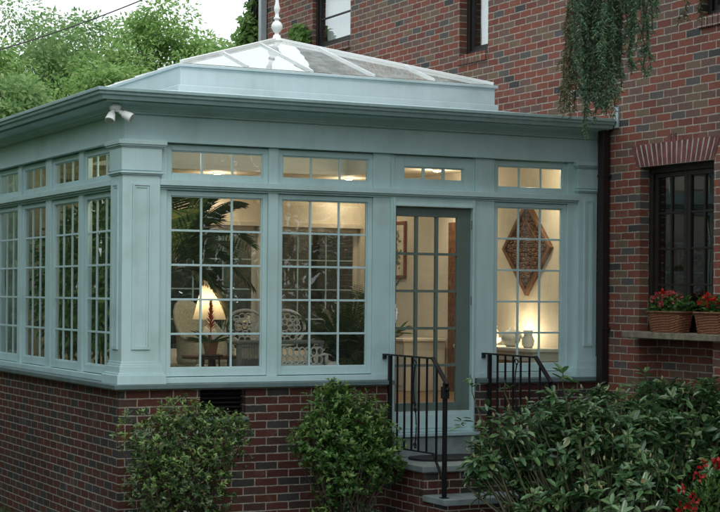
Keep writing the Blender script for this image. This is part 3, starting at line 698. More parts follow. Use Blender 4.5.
def copy_tree(o, loc, rz, s, label, group):
    c = o.copy(); COL.objects.link(c); c.location = loc; c.rotation_euler = (0, 0, rz); c.scale = (s, s, s)
    c['label'] = label; c['group'] = group
    for ch in o.children:
        k = ch.copy(); COL.objects.link(k); k.parent = c
    return c
GT_ = 'trees beyond the sunroom roof'
def bg_tree(px, ptop, d, rad, hfac, mat, seed, label, ll=.095, ncl=170, per=240):
    top = at(px, ptop, d); base = Vector((top.x, top.y, 0)); h = top.z
    t = thing('tree', base, label, 'tree', GT_)
    rz = hfac*rad
    tree_mesh(t, h, base, (base.x, base.y, h-rz*.95), (rad, rad, rz*.9), ncl, per, ll, mat, seed, clump_r=rad*.26, trunk_r=.12)
    return t
tA = bg_tree(52, -2, 32, 2.1, 1.15, M['leaf_tree2'], 11, 'tall grey green leafy tree behind the overhead cable')
tB = bg_tree(155, 2, 30, 1.45, 1.5, M['leaf_tree'], 12, 'bright green leafy tree rising just behind the skylight hip')
tC = bg_tree(226, 34, 36, 1.2, 1.3, M['leaf_tree'], 13, 'small bright green tree low behind the finial', ncl=100)
tD = bg_tree(-30, 26, 27, 1.3, 1.5, M['leaf_tree'], 14, 'yellow green tree cut off by the photo edge', ncl=120)
tE = bg_tree(108, 62, 27, 1.3, 1.2, M['leaf_tree'], 15, 'low bushy light green tree directly above the corner gutter', ncl=150)
tF = bg_tree(8, 72, 25, 1.0, 1.2, M['leaf_tree2'], 16, 'low grey green bushy tree above the side gutter', ncl=120)
# trees standing round the garden, mirrored in the panes and shading the walls
GG = 'garden trees around the photographer'
for (x, y, rz, s, src) in ((-8.5, -1.5, .4, .85, tA), (-9.5, 4.0, 2.0, 1.0, tA), (-7.0, 9.5, 1.1, .9, tB), (-6.8, 3.0, 2.9, 1.0, tA), (-7.8, -6, 2.9, 1.0, tA), (8, -27, 2.2, 1.25, tA), (1.5, -29, 3.0, 1.2, tA), (-5, -27, .2, 1.2, tA), (14, -22, 4.0, 1.3, tA), (-13, -15, 5.0, 1.2, tA)):
    copy_tree(src, (x, y, 0), rz, s, 'leafy garden tree mirrored darkly in the window panes', GG)

# dark evergreens close behind the sunroom
def hedge_shrub(c, r, n, mat, label, name='evergreen_shrub', cat='shrub', group=None, ll=.09, seed=1, trunk=True):
    global rng
    rng = np.random.default_rng(seed)
    t = thing(name, (c[0], c[1], 0), label, cat, group)
    P, d = ellipsoid_pts(n, c, r, .55)
    P[:, 2] = np.maximum(P[:, 2], .05)
    leaves('foliage', P, d+unit(n)*.7, unit(n)+np.array([0, 0, 1.]), rng.uniform(.7, 1.3, n)*ll, rng.uniform(.4, .6, n)*ll, mat, t)
    mb = MB(); mb.tube([(c[0], c[1], 0), (c[0]+.05, c[1], c[2])], [.07, .03]); mb.build('trunk', M['bark'], t)
    return t
EG = 'dark evergreens seen through the far windows of the sunroom'
ev = []
for i, (x, y, rx, h) in enumerate(((.7, 7.6, 1.2, 4.5), (2.5, 8.2, 1.3, 4.7), (4.25, 6.7, 1.0, 4.5))):
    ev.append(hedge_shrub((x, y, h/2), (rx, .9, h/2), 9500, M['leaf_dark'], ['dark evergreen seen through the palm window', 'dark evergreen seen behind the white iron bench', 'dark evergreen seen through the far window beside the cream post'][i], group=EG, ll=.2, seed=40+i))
evl = hedge_shrub((-2.3, 8.6, 2.5), (1.5, 1.1, 2.5), 9500, M['leaf_tree2'], 'mid green garden shrub mirrored in the side windows', group='garden evergreens mirrored in the window panes', ll=.2, seed=47)
EM = 'garden evergreens mirrored in the window panes'
for (x, y, rz, k) in ((-4.4, 9.6, 2.0, 1.3), (-3.0, 12.5, .5, 1.5), (-5.5, 5.5, .2, 1.2), (6.5, -11, .7, 1.3), (9.0, -9.5, 2.6, 1.3), (4.2, -13.5, 4, 1.25), (1.8, -17, 5, 1.4), (-5.8, .5, 3.3, 1.25), (-6.4, -3.5, 1.3, 1.3)):
    copy_tree(evl, (x, y, 0), rz, k, 'mid green garden shrub mirrored in the side windows' if x < 0 else 'mid green garden shrub mirrored in the front panes', EM)

# two clipped-looking shrubs in front of the brick base
def small_shrub(name, label, c, lobes, n, mat, seed, ll=.045, group=None):
    global rng
    rng = np.random.default_rng(seed); rr = random.Random(seed)
    t = thing(name, (c[0], c[1], 0), label, 'shrub', group)
    w = np.array([l[3] for l in lobes])**2; w /= w.sum()
    Pn, Dn, Nn, Ln = [], [], [], []; mb = MB(); tips = []; Yn = []
    nr = n//7
    li = rng.choice(len(lobes), nr, p=w)
    for i in li:
        lx, ly, lz, lr = lobes[i]; d = unit(1)[0]; rad = lr*(.4+.75*rng.random()**.7)
        p = np.array([lx, ly, lz]) + d*rad*np.array([1, 1, .95])
        if p[2] < .08: continue
        ax = d*.7+np.array([0, 0, .8])+unit(1)[0]*.35; ax /= np.linalg.norm(ax); tips.append((p, ax))
        q = rng.integers(6, 10); young = d[2] > -.1 and rad > lr*.78 and rng.random() < .5
        for k in range(q):
            Yn.append(young); side = np.cross(ax, unit(1)[0]); side /= np.linalg.norm(side)
            lift = rng.uniform(.15, 1.0); dv = side+ax*lift
            Pn.append(p-ax*rng.uniform(0, .05)); Dn.append(dv); Nn.append(ax); Ln.append(ll*rng.uniform(.6, 1.25))
    Ln = np.array(Ln); Yn = np.array(Yn); Pn, Dn, Nn = np.array(Pn), np.array(Dn), np.array(Nn); O = ~Yn
    leaves('foliage', Pn[O], Dn[O], Nn[O], Ln[O], Ln[O]*.42, mat, t, fold=.15)
    if mat is not M['leaf_dark']: leaves('young_leaves', Pn[Yn], Dn[Yn], Nn[Yn], Ln[Yn]*1.05, Ln[Yn]*.42, M['leaf_young'], t, fold=.15)
    b0 = Vector((c[0], c[1], 0))
    for k in range(0, len(tips), max(1, len(tips)//60)):
        p = Vector(tips[k][0]); m = b0.lerp(p, .5)+Vector((rr.uniform(-.05, .05), rr.uniform(-.05, .05), .05))
        mb.tube([b0+Vector((rr.uniform(-.05, .05), rr.uniform(-.05, .05), 0)), m, p], [.014, .009, .003], 5, cap=False)
    mb.build('branches', M['bark'], t)
    return t
SG = 'small leaved shrubs against the brick base'
small_shrub('shrub', 'round small leaved shrub with bronze tips below the vent', (.36, -.6), [(.36, -.62, 1.0, .42), (.05, -.62, 1.18, .28), (.72, -.62, 1.12, .30), (.34, -.6, 1.36, .20), (.42, -.66, .72, .40), (.55, -.62, 1.28, .2), (.12, -.62, .8, .3), (.9, -.6, 1.22, .14), (.25, -.55, .4, .3), (.5, -.55, .3, .3)], 17000, M['leaf_shrub2'], 21, ll=.042, group=SG)
small_shrub('shrub', 'upright bright green shrub between the vent and the steps', (1.98, -.6), [(1.95, -.62, 1.1, .36), (1.82, -.62, 1.38, .24), (2.18, -.62, 1.3, .24), (1.72, -.62, 1.08, .26), (2.28, -.64, 1.0, .3), (1.92, -.6, 1.52, .14), (2.0, -.64, .78, .32), (2.38, -.62, .82, .22), (1.9, -.55, .4, .2)], 14500, M['leaf_shrub'], 22, ll=.05, group=SG)
small_shrub('shrub', 'low dark green shrub at the foot of the upright shrub', (2.0, -1.0), [(1.95, -1.0, .40, .2), (2.1, -1.02, .3, .2), (1.82, -1.0, .26, .18)], 2600, M['leaf_dark'], 23, ll=.04, group=SG)

# rhododendron
def rhodo(label, c, lobes, nwh, seed, ll=.108, spikes=()):
    global rng
    rng = np.random.default_rng(seed); rr = random.Random(seed)
    t = thing('rhododendron', (c[0], c[1], 0), label, 'shrub', 'rhododendrons before the steps')
    w = np.array([l[3]*l[4] for l in lobes]); w /= w.sum(); P, D, Nn, Ln = [], [], [], []; mb = MB(); bud = []
    wh = []
    for i in rng.choice(len(lobes), nwh, p=w):
        lx, ly, lz, lr, lh = lobes[i]; d = unit(1)[0]; rad = .35+.7*rng.random()**.7
        p = np.array([lx, ly, lz])+d*rad*np.array([lr, lr*.8, lh])
        if p[2] < .1: continue
        ax = d*.55+np.array([0, 0, .9])+unit(1)[0]*.3; wh.append((p, ax/np.linalg.norm(ax), rng.uniform(.75, 1.2)))
    for p, s in spikes: wh.append((np.array(p), np.array([.05, -.05, 1.]), s))
    b0 = Vector((c[0], c[1], 0))
    for p, ax, s in wh:
        q = rng.integers(4, 11); ph = rng.random()*6.28
        e1 = np.cross(ax, [1, .2, .1]); e1 /= np.linalg.norm(e1); e2 = np.cross(ax, e1)
        for k in range(q):
            a = ph+k*2.4; dv = e1*math.cos(a)+e2*math.sin(a)+ax*rng.uniform(-.35, .95)+unit(1)[0]*.35
            P.append(p-ax*rng.uniform(0, .09)*1.0); D.append(dv); Nn.append(ax+unit(1)[0]*.25); Ln.append(ll*s*rng.uniform(.65, 1.2))
        if rng.random() < .22: bud.append((p, ax))
        if rng.random() < .4 or s > 1.25:
            pv = Vector(p); f = Vector((b0.x+(pv.x-b0.x)*.55+rr.uniform(-.1, .1), b0.y+(pv.y-b0.y)*.5+rr.uniform(-.1, .1), 0)); m = f.lerp(pv, .6)+Vector((rr.uniform(-.04, .04), rr.uniform(-.04, .04), 0))
            mb.tube([f, m, pv-Vector((0, 0, .12)), pv], [.012, .008, .005, .004], 5, cap=False)
    Ln = np.array(Ln)
    leaves('foliage', P, D, Nn, Ln, Ln*rng.uniform(.34, .45, len(Ln)), M['leaf_rhodo'], t, fold=.12, shape='long')
    mb.build('branches', M['stem'], t)
    bm_ = MB()
    for p, ax in bud:
        a = Vector(ax).normalized(); p = Vector(p); bm_.tube([p, p+a*.012, p+a*.03, p+a*.045], [.005, .011, .009, .002], 6)
    bm_.build('buds', M['bud'], t, smooth=True)['kind'] = 'stuff'
def spk(px, py, Y): v = atY(px, py, Y); return (v.x, v.y, v.z)
rhodo('broad glossy rhododendron with tall pale budded shoots covering the steps', (3.95, -2.35), [(3.55, -2.2, 1.12, .42, .42), (4.05, -2.3, 1.2, .42, .40), (3.15, -2.05, .98, .30, .42), (3.9, -2.5, .6, .75, .5), (4.45, -2.3, 1.12, .38, .42), (3.2, -2.2, .45, .42, .4), (2.95, -2.0, 1.08, .27, .42), (2.66, -2.0, 1.0, .18, .34), (3.45, -2.0, 1.38, .32, .26), (3.9, -2.0, 1.42, .3, .22)], 860, 31,
      spikes=[(spk(563, 372, -2.2), 1.35), (spk(472, 378, -2.0), 1.2), (spk(505, 380, -2.05), 1.05), (spk(462, 417, -2.0), .9), (spk(580, 402, -2.2), 1.1), (spk(540, 410, -2.2), 1.1), (spk(488, 405, -2.05), 1.1)])
rhodo('tall glossy rhododendron under the basket ledge at the house wall', (4.85, -1.75), [(4.75, -1.75, 1.3, .38, .38), (4.95, -2.1, 1.25, .28, .42), (4.7, -1.9, .7, .45, .5), (5.0, -2.5, 1.3, .25, .30), (4.5, -1.7, 1.15, .32, .42), (4.85, -2.7, .8, .3, .5), (5.02, -2.25, 1.5, .2, .2), (4.8, -1.75, 1.5, .28, .2)], 680, 32,
      spikes=[(spk(645, 372, -1.8), 1.35), (spk(622, 385, -1.8), 1.15), (spk(662, 380, -1.8), 1.1), (spk(704, 378, -2.2), 1.1)])
# red azalea
az = thing('azalea', (4.38, -3.05, 0), 'low azalea with clusters of scarlet flowers in the lower corner', 'flowering shrub')
rng = np.random.default_rng(33)
P, d = ellipsoid_pts(1300, (4.4, -3.0, .5), (.36, .3, .42), .4); P[:, 2] = np.maximum(P[:, 2], .05)
leaves('foliage', P, d+unit(len(P))*.6+np.array([0, 0, .4]), unit(len(P))+np.array([0, 0, 1]), rng.uniform(.03, .06, len(P)), .02, M['leaf_shrub'], az)
cl, d = ellipsoid_pts(58, (4.42, -3.06, .58), (.38, .34, .42), .85); cl = cl[(cl[:, 2] > .45) & (cl[:, 1] < -2.95)]
Pp, Dp, Np = [], [], []
for p in cl:
    for k in range(14):
        v = unit(1)[0]+np.array([-.3, -.6, .5]); o = unit(1)[0]*.035; Pp.append(p+o); Dp.append(v); Np.append(unit(1)[0])
leaves('flowers', Pp, Dp, Np, rng.uniform(.03, .05, len(Pp)), .03, M['azalea_red'], az)['kind'] = 'stuff'
mb = MB()
for p in cl[::3]: mb.tube([(4.38, -3.05, 0), (4.38+(p[0]-4.38)*.5, -3.05+(p[1]+3.05)*.5, p[2]*.6), p], [.01, .007, .003], 5, cap=False)
mb.build('branches', M['bark'], az)

# flower baskets on the ledge
def basket(y, label, flower, seed, x=W-.02):
    global rng
    rng = np.random.default_rng(seed)
    zb = 2.099; t = thing('flower_basket', (x, y, zb), label, 'flower basket', 'wicker flower baskets on the window ledge')
    Lb, Db, h = .54, .235, .20
    def ringp(z, f):
        pts = []
        for k in range(32):
            a = 2*PI*k/32; ca, sa = math.cos(a), math.sin(a)
            pts.append((x+Db/2*f*math.copysign(abs(ca)**.45, ca), y+Lb/2*f*math.copysign(abs(sa)**.45, sa), zb+z))
        return pts
    mb = MB(); vs = []; nz = 16
    for j in range(nz+1):
        z = h*j/nz; f = .84+.16*j/nz
        r_ = ringp(z, f)
        vs += [(p[0]+(p[0]-x)*.045*(1 if (k//2+j) % 2 else -.2), p[1]+(p[1]-y)*.022*(1 if (k//2+j) % 2 else -.2), p[2]) for k, p in enumerate(r_)]
    fs = [(j*32+k, j*32+(k+1) % 32, (j+1)*32+(k+1) % 32, (j+1)*32+k) for j in range(nz) for k in range(32)]+[tuple(range(32))[::-1]]
    mb.add(vs, fs); mb.build('basket', plain('wicker_brown_%d' % seed, (.20, .075, .035), .6, var=.45, scale=55, bump=.8, bscale=90), t)
    mb = MB(); r0 = ringp(h, 1.03); mb.tube(r0+r0[:1], .013, 6); mb.build('rim', M['wood'], t)
    mb = MB(); rr_ = ringp(h-.03, .95); mb.add(rr_, [tuple(range(32))]); mb.build('soil', M['soil'], t)
    n = 420; P = np.stack([x+rng.uniform(-.10, .10, n), y+rng.uniform(-.24, .24, n), zb+h-.02+rng.random(n)**1.3*.17], 1)
    D = np.stack([(P[:, 0]-x)*3, (P[:, 1]-y)*2, rng.uniform(0, .5, n)], 1)+unit(n)*.5
    leaves('foliage', P, D, unit(n)+np.array([0, 0, 1.2]), rng.uniform(.03, .06, n), rng.uniform(.03, .045, n), M['leaf_shrub'], t)
    for k in range(15):
        Pp, Dp, Np = [], [], []
        c = np.array([x+rng.uniform(-.13, .06), y+rng.uniform(-.17, .17), zb+h+rng.uniform(.06, .21)])
        for q in range(16): v = unit(1)[0]+np.array([-.4, -.4, .2]); Pp.append(c+unit(1)[0]*.015); Dp.append(v); Np.append(unit(1)[0])
        leaves('flower', Pp, Dp, Np, rng.uniform(.024, .04, len(Pp)), .028, M[flower if k % 4 else 'petal_red'], t)
basket(-1.28, 'brown wicker basket of pink flowers on the stone window ledge', 'petal_pink', 51)
basket(-2.03, 'brown wicker basket of scarlet flowers cut off by the photo edge', 'petal_red', 52)

# weeping conifer at the right, one bough hanging into view
cf = thing('weeping_conifer', (3.55, -5.45, 0), 'weeping conifer whose dark needled bough hangs over the gutter end', 'tree')
rng = np.random.default_rng(61); rr = random.Random(61)
mb = MB(); base = Vector((3.55, -5.45, 0))
mb.tube([base, base+Vector((.05, 0, 2.5)), base+Vector((0, .05, 5.5)), base+Vector((.03, .02, 9))], [.2, .16, .11, .03], 12); mb.build('trunk', M['bark'], cf, smooth=True)
limbs = MB(); tw = MB(); strands = []
lim = [base+Vector((0, 0, 5.3)), at(730, -85, 12.4), at(668, -60, 12.3), at(612, -40, 12.3), at(572, -22, 12.3)]
limbs.tube(lim, [.06, .05, .04, .03, .018], 7)
def along(f):
    f *= len(lim)-2; i = min(int(f), len(lim)-3); return lim[i+1].lerp(lim[i+2], f-i)
SP = []   # px, bottom y, count, dry
for px, yb, cnt, dry in ((566, 100, 6, 1), (574, 112, 7, 1), (582, 92, 8, 0), (588, 108, 8, 0), (594, 100, 9, 0), (600, 112, 9, 0), (606, 104, 9, 0), (612, 96, 9, 0), (618, 88, 7, 0), (624, 86, 4, 0), (630, 60, 5, 0), (645, 66, 4, 0), (638, 44, 5, 0), (650, 36, 4, 0), (590, 60, 10, 0), (604, 60, 10, 0), (616, 56, 8, 0), (652, 18, 3, 0), (632, 20, 4, 0), (694, 30, 2, 1), (690, 20, 1, 1), (578, 70, 5, 0)):
    for c in range(max(1, round(cnt*.62))):
        d = 12.3+rng.normal(0, .16); x = px+rng.normal(0, 4.2); y1 = yb+rng.normal(0, 13)
        top = at(x*.93+40+rng.normal(0, 6) if x < 680 else x, -45+rng.normal(0, 6), d); bot = at(x, y1, d)
        if dry: top = at(min(x+14, 600) if x < 680 else x, -45, d)
        pts = []
        for k in range(12):
            f = k/11; g_ = 1-(1-f)**2.0
            p = Vector((top.x+(bot.x-top.x)*g_, top.y+(bot.y-top.y)*g_, top.z+(bot.z-top.z)*f)); pts.append(p+Vector((rr.uniform(-.014, .014), rr.uniform(-.014, .014), 0)))
        tw.tube(pts, [.004]*11+[.0015], 4, cap=False); strands.append((pts, dry))
        for q in range(3):
            i = rr.randrange(3, 11); a = rr.random()*6.28; l_ = rr.uniform(.05, .14); e = pts[i]+Vector((math.cos(a)*l_*.55, math.sin(a)*l_*.55, -l_))
            strands.append(([pts[i], (pts[i]+e)/2+Vector((math.cos(a)*.01, math.sin(a)*.01, .01)), e], dry))
for z, an, ln in ((6.2, 2.6, 1.6), (6.9, .6, 1.7), (7.4, 3.9, 1.5), (6.5, 5.2, 1.6), (8.0, 1.6, 1.2), (8.5, 4.6, 1.0), (7.1, 2.0, 1.5)):
    p0 = base+Vector((0, 0, z)); q = p0+Vector((math.cos(an)*ln, math.sin(an)*ln, .3)); limbs.tube([p0, q], [.04, .012], 6)
    for k in range(14):
        a = p0.lerp(q, .25+.75*k/13)+Vector((rr.uniform(-.1, .1), rr.uniform(-.1, .1), 0)); l_ = rr.uniform(.6, 1.0)
        strands.append(([a+Vector((0, 0, -l_*f/5)) for f in range(6)], 0))
n = 15000; P, d = ellipsoid_pts(n, (3.5, -5.6, 8.4), (2.3, 2.3, 3.0), .3); P = P[P[:, 2] > 5.5]; n = len(P)
leaves('crown', P, np.stack([P[:, 0]-3.5, P[:, 1]+5.6, np.full(n, -2.)], 1)+unit(n)*.5, unit(n), rng.uniform(.15, .35, n), .07, M['needle'], cf)
for tip, rr0 in (((590, 84), .016), ((607, 78), .013), ((576, 70), .011), ((640, 40), .010)):
    e = at(tip[0], tip[1], 12.3); b0 = at(tip[0]+12, -42, 12.35); limbs.tube([b0, b0.lerp(e, .3)+RT*.03, b0.lerp(e, .65)+RT*.015, e], [rr0, rr0*.8, rr0*.5, .002], 6)
limbs.build('limbs', M['bark'], cf, smooth=True); tw.build('twigs', M['bark'], cf)
for dry, nm, mt in ((0, 'needles', M['needle']), (1, 'dry_needles', M['needle_dry'])):
    P, D = [], []
    for pts, dr in strands:
        if dr != dry: continue
        L_ = sum((pts[i+1]-pts[i]).length for i in range(len(pts)-1)); n = int(L_*330)
        for _ in range(n):
            f = rr.random()*(len(pts)-1.001); i = int(f); p = pts[i].lerp(pts[i+1], f-i); a = rr.random()*6.283
            P.append(p); D.append((math.cos(a), math.sin(a), -.75+rr.uniform(-.4, .5)))
    n = len(P); leaves(nm, P, D, unit(n), rng.uniform(.02, .045, n), .008, mt, cf)

# climbing vine at the far corner of the house
vn = thing('climbing_vine', (W-.1, 9.1, 0), 'bright green climbing vine at the far house corner beside the pipes', 'vine')
rng = np.random.default_rng(71)
n = 2400; P = []
vp = [[Vector((W-.06-.05*i, 9.33, 0)), Vector((W-.1-.06*i, 9.3, 3.5)), Vector((W-.06-.05*i, 9.33, 5.2)), Vector((W-.1, 9.3, 7.3))] for i in range(3)]
mb = MB()
for p in vp: mb.tube(p, [.03, .025, .018, .008], 6)
mb.build('stems', M['bark'], vn)
c = np.array([atY(251, 22, 9.25), atY(247, 45, 9.3), atY(243, 62, 9.3), atY(254, 5, 9.25), atY(250, 34, 9.25), atY(240, 75, 9.3), atX(300, 30, W-.08), atX(304, 36, W-.08), atX(296, 37, W-.08)])
wr = np.array([.16, .24, .3, .12, .2, .35, .09, .09, .09]); ci = rng.choice(9, n, p=wr**1.5/np.sum(wr**1.5))
P = c[ci]+unit(n)*(rng.random(n)**.5*wr[ci])[:, None]; P[:, 0] = np.minimum(P[:, 0], W-.02)
leaves('foliage', P, unit(n)+np.array([-.3, -.3, -.5]), unit(n)+np.array([-.5, -.5, .6]), rng.uniform(.07, .13, n), rng.uniform(.06, .09, n), M['leaf_tree'], vn)

# overhead cable and neighbour's roof corner
p0, p1 = at(-160, 88, 19), at(330, -95, 24)
mb = MB(); mb.tube([p0.lerp(p1, k/30)+Vector((0, 0, -.32*4*(k/30)*(1-k/30))) for k in range(31)], .009, 6)
tag(mb.build('overhead_cable', M['cable'], None, origin=p0), 'black overhead cable sagging across the white sky', 'cable')
nb = thing('neighbour_house', at(-70, 300, 30)*1.0, 'brown roof corner of a neighbouring house among the trees', 'house'); nb.location.z = 0
c0 = at(9, 92, 30); c0 = Vector((c0.x, c0.y, c0.z))
mb = MB(); A = [Vector((c0.x-7, c0.y, c0.z)), c0, Vector((c0.x, c0.y+5, c0.z)), Vector((c0.x-7, c0.y+5, c0.z))]; rg = [Vector((c0.x-5, c0.y+2.5, c0.z+1.5)), Vector((c0.x-1.2, c0.y+2.5, c0.z+1.5))]
mb.add(A+rg, [(0, 1, 5, 4), (1, 2, 5), (2, 3, 4, 5), (3, 0, 4), (3, 2, 1, 0)]); mb.build('roof', M['roof_brown'], nb)
mb = MB(); mb.box(c0.x-6.6, c0.x-.4, c0.y+.4, c0.y+4.6, 0, c0.z-.01); mb.build('wall', M['linen'], nb)

# ------------------------------------------------------------------ things inside the sunroom
FZ = 1.286
def frond(P, D, Nn, Ln, stem, p0, az_, reach, rise, droop, nl, ll, tw=.0):
    dirv = Vector((math.cos(az_), math.sin(az_), 0)); pts = []
    for k in range(15):
        f = k/14; pts.append(Vector(p0)+dirv*(reach*f)+Vector((0, 0, rise*f-droop*f*f)))
    stem.tube(pts, [.008]*6+[.005]*6+[.002]*3, 5, cap=False)
    for k in range(nl):
        f = .15+.85*k/nl; i = min(int(f*14), 13); p = pts[i].lerp(pts[i+1], f*14-i); t = (pts[i+1]-pts[i]).normalized(); s = t.cross(Vector((0, 0, 1))).normalized()
        for sg in (-1, 1):
            d = t*.75+s*sg*1.0+Vector((0, 0, .15-.35*f)); P.append(p); D.append(d); Nn.append((0, 0, 1)); Ln.append(ll*(math.sin(PI*min(.98, .15+.8*f))**.6)*rnd.uniform(.85, 1.1))
def fronds(name, root, p0, specs, ll, nl, mat, wd=.018, stemmat='stem'):
    P, D, Nn, Ln = [], [], [], []; st_ = MB()
    for az_, reach, rise, droop in specs: frond(P, D, Nn, Ln, st_, p0, az_, reach, rise, droop, nl, ll)
    leaves(name, P, D, Nn, np.array(Ln), wd, mat, root, shape='long', fold=.1); st_.build('stems', M[stemmat], root)
pl = thing('potted_palm', (.80, 1.0, FZ), 'tall potted palm with long fronds against the corner window', 'potted plant')
mb = MB(); mb.lathe((.80, 1.0, FZ), [(.13, 0), (.17, .28), (.185, .29), (.185, .33), (.165, .33), (.16, .28)], 24); mb.build('pot', M['terracotta'], pl, smooth=False)
mb = MB(); mb.tube([(.80, 1.0, FZ+.25), (.82, 1.01, 1.9), (.79, 1.02, 2.55)], [.035, .03, .022], 8); mb.build('trunk', M['bark'], pl)
fronds('fronds', pl, (.79, 1.02, 2.6), [(0, .7, 1.75, .75), (-.7, .55, 1.65, .7), (.35, 1.15, 1.5, 1.15), (-.25, .9, 1.15, 1.25), (.1, .75, .7, 1.2), (5.8, .5, .9, 1.0), (1.2, .7, 1.5, .5), (.2, .85, 1.55, .75), (.9, .8, 1.6, .7), (-.5, .75, 1.5, .75), (2.4, .6, 1.45, .6), (3.3, .55, 1.3, .7), (4.4, .55, 1.45, .8), (1.6, .8, 1.3, .8), (.45, 1.0, 1.25, 1.0), (.55, .7, 1.5, .9), (2.9, .4, 1.7, .3)], .38, 24, M['palm_leaf'], .015)
for (x, y, h, sd, lab) in ((.72, 2.15, 2.05, 84, 'leafy potted ficus added inside to green the panes, nearest the corner among the side windows'), (.80, 3.15, 2.25, 85, 'taller leafy potted ficus added inside to green the panes, midway along the side windows'), (.78, 4.2, 1.9, 86, 'leafy potted ficus added inside to green the panes, at the far end of the side windows')):  # plants added to turn the beige side panes green
    rng = np.random.default_rng(sd); t = thing('filler_ficus', (x, y, FZ), lab, 'potted plant', 'leafy plants added along the side windows')
    mb = MB(); mb.lathe((x, y, FZ), [(.13, 0), (.17, .26), (.185, .27), (.185, .31), (.165, .31), (.16, .27)], 22); mb.build('pot', M['terracotta'], t)
    mb = MB(); mb.tube([(x, y, FZ+.27), (x+.03, y-.02, FZ+.8), (x, y, FZ+h*.75)], [.025, .02, .01], 7); mb.build('trunk', M['bark'], t)
    P, d = ellipsoid_pts(1500, (x, y, FZ+.25+h*.52), (.42, .46, h*.45), .2)
    leaves('foliage', P, d+unit(len(P))*.6+np.array([0, 0, -.4]), unit(len(P))+np.array([0, 0, 1.]), rng.uniform(.07, .12, len(P)), rng.uniform(.035, .05, len(P)), M['leaf_shrub'], t, shape='long')
# side table with lamp
tb = thing('side_table', (1.34, 1.2, FZ), 'small round wooden table under the lit lamp', 'table')
mb = MB(); mb.lathe((1.34, 1.2, FZ), [(.27, .50), (.28, .51), (.28, .53), (.26, .54)], 28); mb.build('tabletop', M['wood'], tb)
for k in range(3):
    a = k*2.094+.4; mb = MB(); mb.tube([(1.34+.06*math.cos(a), 1.2+.06*math.sin(a), FZ+.5), (1.34+.1*math.cos(a), 1.2+.1*math.sin(a), FZ+.25), (1.34+.24*math.cos(a), 1.2+.24*math.sin(a), FZ)], [.02, .018, .015], 8); mb.build('leg', M['wood'], tb)
lp = thing('table_lamp', (1.34, 1.2, FZ+.54), 'lit table lamp with cream tapered shade beside the palm', 'lamp')
mb = MB(); mb.lathe((1.34, 1.2, FZ+.541), [(.08, 0), (.085, .02), (.05, .04), (.04, .07), (.09, .14), (.095, .2), (.05, .28), (.02, .31), (.012, .36)], 20); mb.build('base', M['ceramic'], lp, smooth=True)
mb = MB(); n = 28
for r0, z0, r1, z1 in ((.17, 2.185, .068, 2.58),):
    vs = [(1.34+r*math.cos(2*PI*k/n), 1.2+r*math.sin(2*PI*k/n), z) for r, z in ((r0, z0), (r1, z1)) for k in range(n)]
    mb.add(vs, [(k, (k+1) % n, n+(k+1) % n, n+k) for k in range(n)])
mb.build('lamp_shade', M['shade'], lp, smooth=True)
mb = MB(); mb.lathe((1.34, 1.2, 2.27), [(.012, 0), (.03, .04), (.028, .07), (.01, .09)], 12); mb.build('bulb', M['bulb'], lp)
point_light('lamp_light', (1.34, 1.2, 2.38), 1.7*IN, r=.03)
# cream wicker armchair
def lattice(mb, pf, nu, nv, r=.008):
    """pierced ring pattern on a surface pf(u,v)"""
    for i in range(nu):
        for j in range(nv):
            pts = [pf((i+.5+.5*math.cos(a))/nu, (j+.5+.5*math.sin(a))/nv) for a in [2*PI*k/12 for k in range(13)]]
            mb.tube(pts, r, 5, cap=False)
def wicker_chair(name, label, c, rot, mat, group=None):
    t = thing(name, (c[0], c[1], FZ), label, 'chair', group)
    def X(x, y, z): return (c[0]+x*math.cos(rot)-y*math.sin(rot), c[1]+x*math.sin(rot)+y*math.cos(rot), FZ+z)
    mb = MB(); mb.box(-.27, .27, -.27, .25, .36, .42, X); mb.build('seat', mat, t, bevel=.02)
    mb = MB(); n = 17
    vs = []
    for j in range(9):
        for k in range(n):
            a = -PI*.62+PI*1.24*k/(n-1); h = .42+(.26+.40*max(0, math.cos(a))**1.2)*j/8; rr_ = .30+.03*j/8
            vs.append(X(math.sin(a)*rr_, -.02+math.cos(a)*rr_, h))
    mb.add(vs, [(j*n+k, j*n+k+1, (j+1)*n+k+1, (j+1)*n+k) for j in range(8) for k in range(n-1)])
    o = mb.build('backrest', mat, t, smooth=True); md = o.modifiers.new('thick', 'SOLIDIFY'); md.thickness = .025
    mb = MB(); mb.tube([vs[8*n+k] for k in range(n)], .022, 8); mb.build('rim', mat, t, smooth=True)
    mb = MB(); mb.box(-.24, .24, -.25, .2, .421, .50, X); mb.build('cushion', M['linen'], t, bevel=.03)
    for sx in (-1, 1):
        for sy in (-1, 1): mb = MB(); mb.tube([X(sx*.23, sy*.22, .36), X(sx*.25, sy*.24, 0)], .02, 8); mb.build('leg', mat, t)
wicker_chair('wicker_armchair', 'cream round backed wicker armchair glowing under the lamp', (1.6, 2.0), .45, M['wicker_cream'])
